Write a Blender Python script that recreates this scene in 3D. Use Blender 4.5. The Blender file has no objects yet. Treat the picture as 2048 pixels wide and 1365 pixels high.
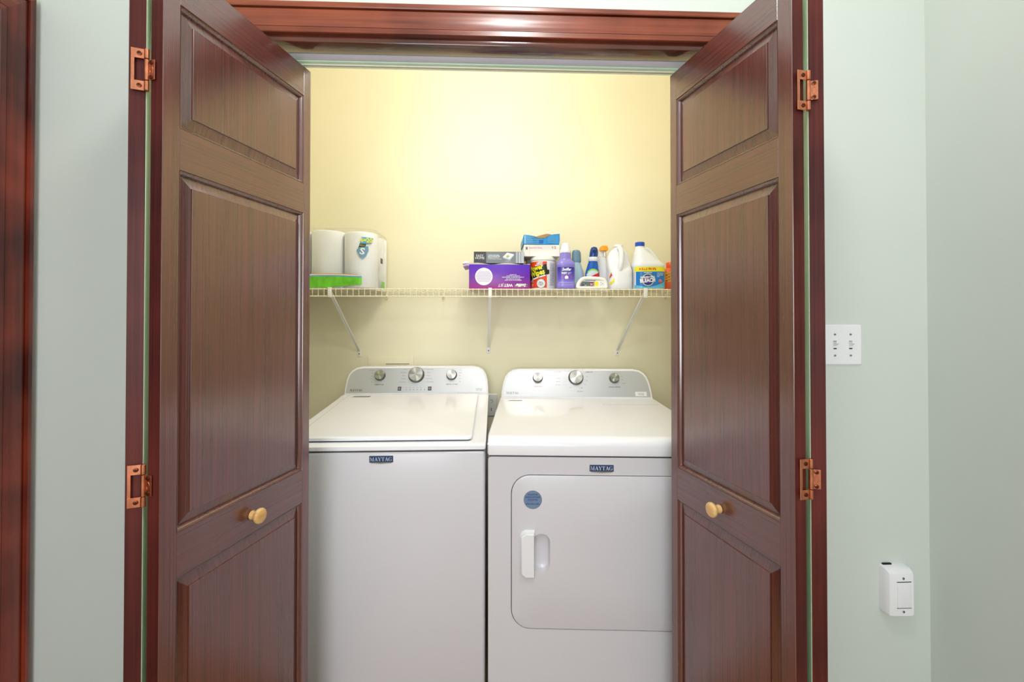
import bpy, bmesh, math, random
from mathutils import Vector, Matrix
random.seed(7)
PI = math.pi
C = bpy.context.scene.collection
SC = bpy.context.scene

# ------------------------------------------------------------------ camera, light, exposure
cam_d = bpy.data.cameras.new('camera'); cam = bpy.data.objects.new('camera', cam_d); C.objects.link(cam)
cam_d.sensor_fit = 'HORIZONTAL'; cam_d.sensor_width = 36.0; cam_d.lens = 900 / 2048 * 36.0
cam.location = (0, 0, 1.30)
cam.rotation_euler = (math.radians(90 + 0.6), 0, math.radians(-2.22))
cam_d.shift_y = -(46.5 + 9.4) / 2048
cam_d.clip_start = 0.02
SC.camera = cam

SC.view_settings.view_transform = 'Standard'
SC.view_settings.look = 'None'
SC.view_settings.gamma = 1.0
SC.view_settings.use_curve_mapping = False
SC.view_settings.exposure = 0.43

w = bpy.data.worlds.new('world'); SC.world = w; w.use_nodes = True
w.node_tree.nodes['Background'].inputs[0].default_value = (0.80, 0.90, 1.0, 1)
w.node_tree.nodes['Background'].inputs[1].default_value = 1.0

def lamp(name, kind, loc, power, color=(1, 1, 1), size=0.2, rot=(0, 0, 0), size_y=None, spread=None):
    d = bpy.data.lights.new(name, kind); d.energy = power; d.color = color
    if kind == 'AREA':
        d.size = size
        if size_y: d.shape = 'RECTANGLE'; d.size_y = size_y
    else:
        d.shadow_soft_size = size
    o = bpy.data.objects.new(name, d); o.location = loc; o.rotation_euler = rot; C.objects.link(o)
    return o
# ceiling lamp of the hallway, the closet's own ceiling lamp, and an added cool fill behind the camera (no window there)
lamp('hall_ceiling_light', 'POINT', (0.10, 0.28, 2.70), 18.5, (1.0, 0.985, 0.985), 0.11)
lamp('closet_ceiling_light', 'POINT', (0.0, 1.52, 2.36), 10.8, (0.975, 0.98, 1.0), 0.13)
lamp('rear_fill_light', 'AREA', (-0.45, -2.25, 1.45), 41, (0.88, 0.93, 1.0), 1.5, (math.radians(90), 0, math.radians(-16)), 1.5)

# ------------------------------------------------------------------ materials
def lin(c):
    return tuple((x / 255 / 12.92) if x / 255 <= 0.04045 else ((x / 255 + 0.055) / 1.055) ** 2.4 for x in c) + (1,)
MATS = {}
def mat(name, rgb, rough=0.5, metal=0.0, spec=0.5, coat=0.0, coat_rough=0.1, bump=0.0, bump_scale=200.0, var=0.0, var_scale=3.0, trans=0.0, alpha=1.0, ior=1.45, sss=0.0, emit=None):
    if name in MATS: return MATS[name]
    m = bpy.data.materials.new(name); m.use_nodes = True
    nt = m.node_tree; b = nt.nodes['Principled BSDF']
    col = lin(rgb)
    b.inputs['Base Color'].default_value = col
    b.inputs['Roughness'].default_value = rough
    b.inputs['Metallic'].default_value = metal
    b.inputs['Specular IOR Level'].default_value = spec
    b.inputs['Coat Weight'].default_value = coat
    b.inputs['Coat Roughness'].default_value = coat_rough
    b.inputs['Transmission Weight'].default_value = trans
    b.inputs['Alpha'].default_value = alpha
    b.inputs['IOR'].default_value = ior
    if sss:
        b.inputs['Subsurface Weight'].default_value = sss
        b.inputs['Subsurface Radius'].default_value = (0.01, 0.01, 0.01)
    tc = nt.nodes.new('ShaderNodeTexCoord')
    if var:
        n = nt.nodes.new('ShaderNodeTexNoise'); n.inputs['Scale'].default_value = var_scale; n.inputs['Detail'].default_value = 5
        nt.links.new(tc.outputs['Object'], n.inputs['Vector'])
        r = nt.nodes.new('ShaderNodeValToRGB')
        r.color_ramp.elements[0].position = 0.3; r.color_ramp.elements[1].position = 0.7
        r.color_ramp.elements[0].color = tuple(x * (1 - var) for x in col[:3]) + (1,)
        r.color_ramp.elements[1].color = tuple(min(1, x * (1 + var)) for x in col[:3]) + (1,)
        nt.links.new(n.outputs['Fac'], r.inputs['Fac']); nt.links.new(r.outputs['Color'], b.inputs['Base Color'])
    if bump:
        n = nt.nodes.new('ShaderNodeTexNoise'); n.inputs['Scale'].default_value = bump_scale; n.inputs['Detail'].default_value = 3
        nt.links.new(tc.outputs['Object'], n.inputs['Vector'])
        bp = nt.nodes.new('ShaderNodeBump'); bp.inputs['Strength'].default_value = bump; bp.inputs['Distance'].default_value = 0.002
        nt.links.new(n.outputs['Fac'], bp.inputs['Height']); nt.links.new(bp.outputs['Normal'], b.inputs['Normal'])
    MATS[name] = m
    return m

def wood(name, dark, light, axis='z', rough=0.3, coat=0.5, coat_rough=0.22, blotch=0.25, grain=140.0, bump=0.12, coat_ior=1.5, yk=1.0, ramp=(.40, .60), coarse=.5):
    """stained wood, fine grain running along one axis of the object"""
    m = bpy.data.materials.new(name); m.use_nodes = True
    nt = m.node_tree; L = nt.links; b = nt.nodes['Principled BSDF']
    tc = nt.nodes.new('ShaderNodeTexCoord')
    def mapping(s, o=(0, 0, 0)):
        mp = nt.nodes.new('ShaderNodeMapping')
        mp.inputs['Scale'].default_value = s; mp.inputs['Location'].default_value = o
        L.new(tc.outputs['Object'], mp.inputs['Vector']); return mp
    def ax(g, l):
        return {'z': (g, g * yk, l), 'x': (l, g * yk, g), 'y': (g, l, g)}[axis]
    n1 = nt.nodes.new('ShaderNodeTexNoise'); n1.inputs['Scale'].default_value = 1.0; n1.inputs['Detail'].default_value = 4; n1.inputs['Roughness'].default_value = 0.65
    L.new(mapping(ax(grain, 1.6)).outputs[0], n1.inputs['Vector'])
    n2 = nt.nodes.new('ShaderNodeTexNoise'); n2.inputs['Scale'].default_value = 1.0; n2.inputs['Detail'].default_value = 3; n2.inputs['Distortion'].default_value = 0.6
    L.new(mapping(ax(grain * 0.16, 0.9), (3, 1, 2)).outputs[0], n2.inputs['Vector'])
    n3 = nt.nodes.new('ShaderNodeTexNoise'); n3.inputs['Scale'].default_value = 4.5; n3.inputs['Detail'].default_value = 2
    L.new(mapping((1, 1, 1), (5, 2, 9)).outputs[0], n3.inputs['Vector'])
    mx = nt.nodes.new('ShaderNodeMix'); mx.data_type = 'FLOAT'; mx.inputs[0].default_value = coarse
    L.new(n1.outputs['Fac'], mx.inputs[2]); L.new(n2.outputs['Fac'], mx.inputs[3])
    mx2 = nt.nodes.new('ShaderNodeMix'); mx2.data_type = 'FLOAT'; mx2.inputs[0].default_value = blotch
    L.new(mx.outputs[0], mx2.inputs[2]); L.new(n3.outputs['Fac'], mx2.inputs[3])
    r = nt.nodes.new('ShaderNodeValToRGB')
    r.color_ramp.elements[0].position = ramp[0]; r.color_ramp.elements[1].position = ramp[1]
    r.color_ramp.elements[0].color = lin(dark); r.color_ramp.elements[1].color = lin(light)
    L.new(mx2.outputs[0], r.inputs['Fac']); L.new(r.outputs['Color'], b.inputs['Base Color'])
    b.inputs['Roughness'].default_value = rough
    b.inputs['Coat Weight'].default_value = coat; b.inputs['Coat Roughness'].default_value = coat_rough
    bp = nt.nodes.new('ShaderNodeBump'); bp.inputs['Strength'].default_value = bump; bp.inputs['Distance'].default_value = 0.0012
    L.new(n1.outputs['Fac'], bp.inputs['Height']); L.new(bp.outputs['Normal'], b.inputs['Normal'])
    L.new(bp.outputs['Normal'], b.inputs['Coat Normal'])
    b.inputs['Coat IOR'].default_value = coat_ior
    b.inputs['Specular IOR Level'].default_value = 0.15
    return m

DK, LT = (64, 25, 21), (112, 51, 43)
W_V = wood('mahogany_vertical_grain', DK, LT, 'z', rough=0.42, coat=1.0, coat_rough=0.2, coat_ior=2.15, blotch=.12, grain=260, bump=.22, yk=.12, ramp=(.33, .68), coarse=.32)
W_H = wood('mahogany_horizontal_grain', DK, LT, 'x', rough=0.42, coat=1.0, coat_rough=0.2, coat_ior=2.15, blotch=.12, grain=260, bump=.22, yk=.12, ramp=(.33, .68), coarse=.32)
W_EDGE = wood('mahogany_edge', (54, 18, 17), (98, 40, 34), 'z', rough=0.5, coat=0.12, coat_rough=0.35, blotch=0.4)
C_V = wood('casing_wood_vertical', (74, 22, 14), (140, 56, 36), 'z', rough=0.35, coat=0.8, coat_rough=0.2, blotch=0.55, grain=90)
C_H = wood('casing_wood_horizontal', (94, 38, 22), (150, 76, 50), 'x', rough=0.35, coat=0.8, coat_rough=0.22, blotch=0.4, grain=90)
J_H = wood('jamb_wood_horizontal', (64, 30, 22), (110, 56, 40), 'x', rough=0.25, coat=1.0, coat_rough=0.12, blotch=0.5, grain=60)
PALE_KNOB = wood('pale_wood', (206, 158, 92), (236, 200, 140), 'x', rough=0.3, coat=0.6, coat_rough=0.15, grain=160, blotch=0.2)
M_SAGE = mat('sage_wall_paint', (210, 217, 209), 0.62, spec=0.35, bump=0.05, bump_scale=260, var=0.015, var_scale=2)
M_YEL = mat('yellow_wall_paint', (242, 234, 202), 0.5, spec=0.4, bump=0.05, bump_scale=220, var=0.02, var_scale=2.5)
M_CEIL = mat('ceiling_paint', (240, 240, 236), 0.8)
M_BACKPAINT = mat('pale_green_door_back_paint', (196, 222, 190), 0.45, var=0.06, var_scale=9)
M_TRACK = mat('lavender_white_track', (222, 226, 252), 0.45)
M_MINT = mat('mint_painted_trim', (216, 244, 222), 0.35, var=0.05, var_scale=12)
M_CREAMTRIM = mat('cream_painted_edge', (250, 250, 230), 0.4)
M_COPPER = mat('copper_hinge_metal', (206, 132, 100), 0.30, metal=1.0, bump=0.05, bump_scale=120, var=0.25, var_scale=60)
M_SCREW = mat('dark_copper_screw', (120, 62, 40), 0.35, metal=1.0)
M_SLOT = mat('dark_slot', (28, 18, 16), 0.7)
M_ENAMEL = mat('white_enamel_lit', (247, 246, 250), 0.2, spec=0.4, coat=0.2, coat_rough=0.06)  # tops and consoles: brightness of light from above put into the white
M_PANEL = mat('white_enamel_shaded', (217, 214, 219), 0.28, spec=0.5, coat=0.3, coat_rough=0.15)  # same white on the fronts, their shade put into the darker colour
M_SEAM = mat('seam_shadow_gasket', (70, 72, 80), 0.7)
M_STEEL = mat('brushed_silver_fascia', (206, 207, 210), 0.34, metal=0.55, bump=0.02, bump_scale=600)
M_KSIDE = mat('knob_dark_chrome', (120, 118, 116), 0.25, metal=1.0)
M_WHITEPL = mat('white_plastic', (240, 240, 242), 0.3)
M_JUG = mat('milky_white_plastic', (243, 244, 247), 0.32, sss=0.15)
M_WIRE = mat('cream_vinyl_wire', (238, 228, 196), 0.4)
M_BRKT = mat('white_bracket_metal', (236, 234, 224), 0.35)
M_NAVY = mat('navy_badge', (34, 62, 104), 0.3)
M_CHROME = mat('chrome_edge', (190, 196, 206), 0.2, metal=1.0)
M_INKD = mat('dark_ink', (58, 60, 64), 0.5)
M_INKG = mat('grey_ink', (120, 122, 126), 0.5)
M_INKW = mat('white_ink', (244, 244, 246), 0.5)

def spun(name):
    m = mat(name, (214, 211, 206), 0.22, metal=1.0)
    nt = m.node_tree; b = nt.nodes['Principled BSDF']
    b.inputs['Anisotropic'].default_value = 0.85
    t = nt.nodes.new('ShaderNodeTangent'); t.direction_type = 'RADIAL'; t.axis = 'Z'
    nt.links.new(t.outputs[0], b.inputs['Tangent'])
    return m
M_SPUN = spun('spun_aluminium')

# ------------------------------------------------------------------ mesh helpers
class MB:
    def __init__(s, *mats):
        s.bm = bmesh.new(); s.mats = list(mats); s.M = Matrix.Identity(4)
    def v(s, p): return s.bm.verts.new(s.M @ Vector(p))
    def f(s, vs, mi=0, smooth=False):
        try:
            fa = s.bm.faces.new(vs); fa.material_index = mi; fa.smooth = smooth; return fa
        except ValueError: return None
    def box(s, x0, x1, y0, y1, z0, z1, b=0.0, mi=0, seg=2):
        t = bmesh.new()
        vs = [t.verts.new((x, y, z)) for x in (x0, x1) for y in (y0, y1) for z in (z0, z1)]
        for q in ((0, 1, 3, 2), (4, 6, 7, 5), (0, 4, 5, 1), (2, 3, 7, 6), (0, 2, 6, 4), (1, 5, 7, 3)):
            t.faces.new([vs[i] for i in q])
        if b: bmesh.ops.bevel(t, geom=t.edges[:], offset=b, segments=seg, profile=0.5, affect='EDGES')
        s.merge(t, mi); return s
    def merge(s, t, mi=0, smooth=False):
        mp = {}
        for v in t.verts: mp[v] = s.v(v.co)
        for f in t.faces:
            g = s.f([mp[v] for v in f.verts], mi, smooth or f.smooth)
        t.free()
    def loops(s, loops, mi=0, cap0=False, cap1=False, closed=True, smooth=False):
        rows = [[s.v(p) for p in lp] for lp in loops]
        n = len(rows[0])
        for a, b in zip(rows, rows[1:]):
            for i in range(n if closed else n - 1):
                j = (i + 1) % n
                s.f([a[i], a[j], b[j], b[i]], mi, smooth)
        if cap0: s.f(rows[0][::-1], mi)
        if cap1: s.f(rows[-1], mi)
        return s
    def lathe(s, prof, center=(0, 0, 0), n=32, mi=0, axis='z', smooth=True, caps=True):
        L = []
        for r, h in prof:
            lp = []
            for i in range(n):
                a = 2 * PI * i / n; c_, d_ = r * math.cos(a), r * math.sin(a)
                p = {'z': (c_, d_, h), 'x': (h, c_, d_), 'y': (d_, h, c_)}[axis]
                lp.append((p[0] + center[0], p[1] + center[1], p[2] + center[2]))
            L.append(lp)
        return s.loops(L, mi, caps, caps, True, smooth)
    def tube(s, pts, r, n=8, mi=0, caps=True, closed=False):
        pts = [Vector(p) for p in pts]; rr = r if isinstance(r, (list, tuple)) else [r] * len(pts)
        L = []; ref = None
        for i, p in enumerate(pts):
            if closed: d = pts[(i + 1) % len(pts)] - pts[i - 1]
            else: d = (pts[min(i + 1, len(pts) - 1)] - pts[max(i - 1, 0)])
            d.normalize()
            if ref is None: ref = Vector((0, 0, 1)) if abs(d.z) < 0.9 else Vector((1, 0, 0))
            a = d.cross(ref).normalized(); b2 = a.cross(d).normalized(); ref = b2
            L.append([p + rr[i] * (math.cos(2 * PI * k / n) * a + math.sin(2 * PI * k / n) * b2) for k in range(n)])
        if closed: L.append(L[0])
        return s.loops(L, mi, caps and not closed, caps and not closed, True, True)
    def prism(s, poly, axis, a, b, mi=0, bev=0.0, seg=2, smooth=False):
        """closed 2D polygon extruded along an axis ('x': poly is (y,z); 'y': (x,z); 'z': (x,y))"""
        t = bmesh.new()
        mp = {'x': lambda p, h: (h, p[0], p[1]), 'y': lambda p, h: (p[0], h, p[1]), 'z': lambda p, h: (p[0], p[1], h)}[axis]
        r0 = [t.verts.new(mp(p, a)) for p in poly]; r1 = [t.verts.new(mp(p, b)) for p in poly]
        n = len(poly)
        f0 = t.faces.new(r0); f1 = t.faces.new(r1[::-1])
        for i in range(n):
            j = (i + 1) % n; t.faces.new([r0[i], r0[j], r1[j], r1[i]])
        if bev:
            es = list(set(f0.edges[:] + f1.edges[:]))
            bmesh.ops.bevel(t, geom=es, offset=bev, segments=seg, profile=0.5, affect='EDGES')
        s.merge(t, mi, smooth); return s
    def rawmesh(s, vs, fs, fn, mi=0):
        vv = [s.v(fn(p)) for p in vs]
        for f in fs: s.f([vv[i] for i in f], mi)
        return s
    def obj(s, name, parent=None, loc=None, rot=None, normals=True, smooth_angle=35, label=None):
        bmesh.ops.remove_doubles(s.bm, verts=s.bm.verts[:], dist=1e-6)
        if normals: bmesh.ops.recalc_face_normals(s.bm, faces=s.bm.faces[:])
        me = bpy.data.meshes.new(name); s.bm.to_mesh(me); s.bm.free()
        for m in s.mats: me.materials.append(m)
        if smooth_angle:
            for p in me.polygons: p.use_smooth = True
            try: me.set_sharp_from_angle(angle=math.radians(smooth_angle))
            except Exception: pass
        o = bpy.data.objects.new(name, me); C.objects.link(o)
        if parent: o.parent = parent
        if loc: o.location = loc
        if rot: o.rotation_euler = rot
        if label: o['label'] = label
        return o

def thing(name, label, cat, loc=(0, 0, 0), rotz=0.0, group=None, kind=None):
    o = bpy.data.objects.new(name, None); C.objects.link(o); o.empty_display_size = 0.05
    o.location = loc; o.rotation_euler = (0, 0, rotz)
    return tag(o, label, cat, group, kind)
def tag(o, label, cat, group=None, kind=None):
    o['label'] = label; o['category'] = cat
    if group: o['group'] = group
    if kind: o['kind'] = kind
    return o

def text_mesh(body, size=1.0, align='CENTER', shear=0.0, bold=0.0, spacing=1.0, sx=1.0):
    cu = bpy.data.curves.new('lettering', 'FONT'); cu.body = body; cu.size = size
    cu.align_x = align; cu.align_y = 'CENTER'; cu.shear = shear; cu.offset = bold; cu.space_character = spacing
    cu.resolution_u = 2; cu.space_line = 0.95
    o = bpy.data.objects.new('lettering_tmp', cu); C.objects.link(o)
    bpy.context.view_layer.update()
    dg = bpy.context.evaluated_depsgraph_get()
    me = bpy.data.meshes.new_from_object(o.evaluated_get(dg))
    vs = [(v.co.x * sx, v.co.y) for v in me.vertices]; fs = [list(p.vertices) for p in me.polygons]
    bpy.data.objects.remove(o); bpy.data.curves.remove(cu); bpy.data.meshes.remove(me)
    return vs, fs
def put_text(mb, body, x, z, size, fn, mi=0, rot=0.0, **k):
    """letters laid on a surface; fn(x, z) gives the 3D point"""
    vs, fs = text_mesh(body, size, **k)
    c, s_ = math.cos(rot), math.sin(rot)
    mb.rawmesh(vs, fs, lambda p: fn(x + p[0] * c - p[1] * s_, z + p[0] * s_ + p[1] * c), mi)
def patch(mb, x0, x1, z0, z1, fn, nx=12, nz=1, mi=0, zf0=None, zf1=None):
    """rectangle (or band with curved edges) laid on a surface"""
    rows = []
    for k in range(nz + 1):
        t = k / nz; row = []
        for i in range(nx + 1):
            x = x0 + (x1 - x0) * i / nx
            a = zf0(x) if zf0 else z0; b = zf1(x) if zf1 else z1
            row.append(fn(x, a + (b - a) * t))
        rows.append(row)
    mb.loops(rows, mi, closed=False)
def disc(mb, cx, cz, r, fn, mi=0, n=32, r0=0.0, rz=None):
    rz = rz or r
    if r0 > 0:
        mb.loops([[fn(cx + q * math.cos(2 * PI * i / n), cz + q * rz / r * math.sin(2 * PI * i / n)) for i in range(n)] for q in (r0, r)], mi)
    else:
        c = mb.v(fn(cx, cz)); ring = []
        for q in (0.5, 1.0):
            ring.append([mb.v(fn(cx + q * r * math.cos(2 * PI * i / n), cz + q * rz * math.sin(2 * PI * i / n))) for i in range(n)])
        for i in range(n):
            j = (i + 1) % n
            mb.f([c, ring[0][i], ring[0][j]], mi); mb.f([ring[0][i], ring[1][i], ring[1][j], ring[0][j]], mi)
def poly(mb, pts, fn, mi=0):
    mb.f([mb.v(fn(*p)) for p in pts], mi)

# slab-serif capitals for the maker's name on the appliances
def maytag(mb, x, z, h, fn, mi=0, shear=0.0):
    G = {
        'M': (1.12, [((.10, 0), (.16, 0), (.16, 1), (.10, 1)), ((.10, 1), (.32, 1), (.64, 0), (.52, 0)), ((.52, 0), (.60, .18), (.90, 1), (.84, 1)), ((.80, 0), (.99, 0), (.99, 1), (.80, 1)), ((0, 0), (.27, 0), (.27, .07), (0, .07)), ((.70, 0), (1.08, 0), (1.08, .07), (.70, .07)), ((0, .93), (.2, .93), (.2, 1), (0, 1)), ((.8, .93), (1.08, .93), (1.08, 1), (.8, 1))]),
        'A': (.86, [((.10, 0), (.17, 0), (.45, 1), (.38, 1)), ((.34, 1), (.52, 1), (.86, 0), (.64, 0)), ((.20, .28), (.68, .28), (.66, .36), (.23, .36)), ((0, 0), (.28, 0), (.28, .07), (0, .07)), ((.54, 0), (.94, 0), (.94, .07), (.54, .07))]),
        'Y': (.84, [((.34, 0), (.54, 0), (.54, .48), (.34, .48)), ((.04, 1), (.27, 1), (.54, .44), (.34, .44)), ((.48, .44), (.54, .48), (.82, 1), (.75, 1)), ((.24, 0), (.64, 0), (.64, .07), (.24, .07)), ((-.04, .93), (.36, .93), (.36, 1), (-.04, 1)), ((.64, .93), (.92, .93), (.92, 1), (.64, 1))]),
        'T': (.84, [((.32, 0), (.52, 0), (.52, 1), (.32, 1)), ((0, .92), (.84, .92), (.84, 1), (0, 1)), ((0, .72), (.05, .72), (.09, 1), (0, 1)), ((.79, .72), (.84, .72), (.84, 1), (.75, 1)), ((.22, 0), (.62, 0), (.62, .07), (.22, .07))]),
        'G': (.95, [((.66, .02), (.84, .08), (.84, .44), (.66, .44)), ((.52, .38), (.94, .38), (.94, .45), (.52, .45)), ((.74, .7), (.80, .7), (.80, 1), (.74, .92))]),
    }
    wd = sum(G[c][0] + .06 for c in 'MAYTAG'); cx = -wd / 2
    for c in 'MAYTAG':
        for q in G[c][1]:
            poly(mb, [(x + (cx + p[0] + shear * p[1]) * h, z + (p[1] - .5) * h) for p in q], fn, mi)
        if c == 'G':
            n = 14
            for i in range(n):
                a0 = math.radians(50 + 270 * i / n); a1 = math.radians(50 + 270 * (i + 1) / n)
                def P(a, k):
                    th = .17 * abs(math.cos(a)) + .045
                    r1, r2 = .46 - k * th, .51 - k * (.06 + .0 * th)
                    return (x + (cx + .46 + r1 * math.cos(a) + shear * (.5 + r2 * math.sin(a))) * h, z + (r2 * math.sin(a)) * h)
                poly(mb, [P(a0, 0), P(a1, 0), P(a1, 1), P(a0, 1)], fn, mi)
        cx += G[c][0] + .06

def rr(cx, cz, w_, h_, r, n=8):
    """rounded rectangle as (x, z) points, counter-clockwise"""
    P = []
    for (sx, sz, a0) in ((1, 1, 0), (-1, 1, 90), (-1, -1, 180), (1, -1, 270)):
        for i in range(n + 1):
            a = math.radians(a0 + 90 * i / n)
            P.append((cx + sx * (w_ / 2 - r) + r * math.cos(a), cz + sz * (h_ / 2 - r) + r * math.sin(a)))
    return P

# ------------------------------------------------------------------ room shell
YW = 1.25            # face of the wall the closet is set in
YB = 2.33            # back wall of the closet
XL, XR = -1.24, 1.247
CE = 2.82
JL, JR, JT = -0.870, 0.826, 2.057   # closet opening
def slab(name, m, x0, x1, y0, y1, z0, z1, label, cat='wall'):
    o = MB(m).box(x0, x1, y0, y1, z0, z1).obj(name, smooth_angle=0)
    return tag(o, label, cat, kind='structure')
M_FLOOR = wood('oak_floor', (150, 112, 76), (186, 146, 104), 'x', rough=0.35, coat=0.4, grain=40)
slab('floor', M_FLOOR, XL - .1, XR + .1, -2.5, YB + .1, -.1, 0, 'light oak floor running under the washer and dryer', 'floor')
slab('ceiling', M_CEIL, XL - .1, XR + .1, -2.5, YB + .1, CE, CE + .1, 'flat white ceiling above the hallway and closet', 'ceiling')
slab('wall_left', M_SAGE, XL - .1, XL, -2.5, YW + .14, 0, CE, 'pale sage hallway wall carrying the dark door casing')
slab('wall_right', M_SAGE, XR, XR + .1, -2.5, YW + .14, 0, CE, 'pale sage side wall past the corner beside the small white box')
slab('wall_rear', M_SAGE, XL - .1, XR + .1, -2.6, -2.5, 0, CE, 'pale sage wall behind the viewer')
slab('wall_back', M_YEL, -1.10, 1.08, YB, YB + .1, 0, CE, 'pale yellow back wall of the laundry closet')
mb = MB(M_SAGE)
mb.box(XL, JL - .02, YW, YW + .112, 0, CE); mb.box(JR + .02, XR, YW, YW + .112, 0, CE); mb.box(JL - .02, JR + .02, YW, YW + .112, JT + .02, CE)
tag(mb.obj('wall_front', smooth_angle=0), 'pale sage wall framing the open laundry closet', 'wall', kind='structure')
slab('wall_closet_left', M_YEL, -1.10, -1.0, YW + .112, YB, 0, CE, 'yellow left side wall inside the closet')
slab('wall_closet_right', M_YEL, .98, 1.08, YW + .112, YB, 0, CE, 'yellow right side wall inside the closet')
mb = MB(M_YEL)
mb.box(-1.0, .98, YW + .1125, YW + .117, JT + .031, CE)
tag(mb.obj('wall_closet_front', smooth_angle=0), 'yellow inner face of the wall over the closet opening', 'wall', kind='structure')

# jambs: stained lining boards
mb = MB(C_V); mb.box(JL - .02, JL, YW - .002, YW + .1175, 0, JT + .02, .001)
tag(mb.obj('trim_1'), 'stained wood jamb board on the left of the closet opening', 'jamb', kind='structure')
mb = MB(C_V); mb.box(JR, JR + .02, YW - .002, YW + .1175, 0, JT + .02, .001)
tag(mb.obj('trim_2'), 'stained wood jamb board on the right of the closet opening', 'jamb', kind='structure')
t = MB(J_H).box(JL, JR, YW - .004, YW + .054, JT, JT + .022, .004).obj('trim_3')
tag(t, 'glossy dark head jamb board over the closet opening', 'jamb', kind='structure')
t = MB(M_TRACK).box(JL, JR, YW + .054, YW + .086, JT, JT + .02, .001).obj('trim_4')
tag(t, 'lavender white strip under the closet head behind the dark jamb', 'trim', kind='structure')
mb = MB(M_MINT, M_CREAMTRIM)
mb.box(JL, JR, YW + .086, YW + .099, JT - .003, JT + .02, .0015)
mb.box(JL, JR, YW + .099, YW + .103, JT - .006, JT + .02, .001, 1)
mb.box(JL, JR, YW + .103, YW + .113, JT - .002, JT + .02, .0015)
mb.box(JL, JR, YW + .113, YW + .117, JT - .006, JT + .03, .001, 1)
tag(mb.obj('trim_5'), 'ribbed mint painted moulding at the rear edge of the closet head', 'moulding', kind='structure')

# casings: same moulding profile (offset from the opening, projection from the wall)
CP = [(0, 0), (0, .014), (.002, .016), (.0160, .0165), (.0163, .0105), (.0180, .0105), (.0184, .0150), (.022, .0155), (.030, .0175), (.045, .0185), (.058, .018), (.0680, .0165), (.0683, .0105), (.0705, .0105), (.0710, .022), (.074, .0235), (.084, .0235), (.087, .022), (.088, 0)]
CP = [(o * .93, d) for o, d in CP]
def casing(name, a0, a1, zt, fn, label, m1, m2, zb=0.0):
    mb = MB(m1, m2)
    rows = [[fn(a0 - o, zb, d), fn(a0 - o, zt + o, d), fn(a1 + o, zt + o, d), fn(a1 + o, zb, d)] for o, d in CP]
    R = [[mb.v(p) for p in r] for r in rows]
    for a, b in zip(R, R[1:]):
        for i in range(3): mb.f([a[i], a[i + 1], b[i + 1], b[i]], 1 if i == 1 else 0)
    for i in (0, 3): mb.f([r[i] for r in R])
    return tag(mb.obj(name, smooth_angle=25), label, 'door casing', kind='structure')
casing('trim_6', JL - .001, JR + .001, JT + .019, lambda a, z, d: (a, YW - d, z), 'reddish stained moulded casing around the closet opening', C_V, C_H)
C_HY = wood('casing_wood_across', (74, 30, 20), (140, 66, 44), 'y', rough=0.35, coat=0.8, coat_rough=0.22, blotch=0.4, grain=90)
casing('trim_7', .25, 1.156, JT + .009, lambda a, z, d: (XL + d, a, z), 'dark red brown moulded door casing on the hallway wall at the left', C_V, C_HY)
mb = MB(W_V); mb.box(XL - .0, XL + .008, .25, 1.150, 0, JT + .003, .001)
tag(mb.obj('door_3'), 'flat dark stained door closed inside the left hallway casing', 'door', kind='structure')

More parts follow.
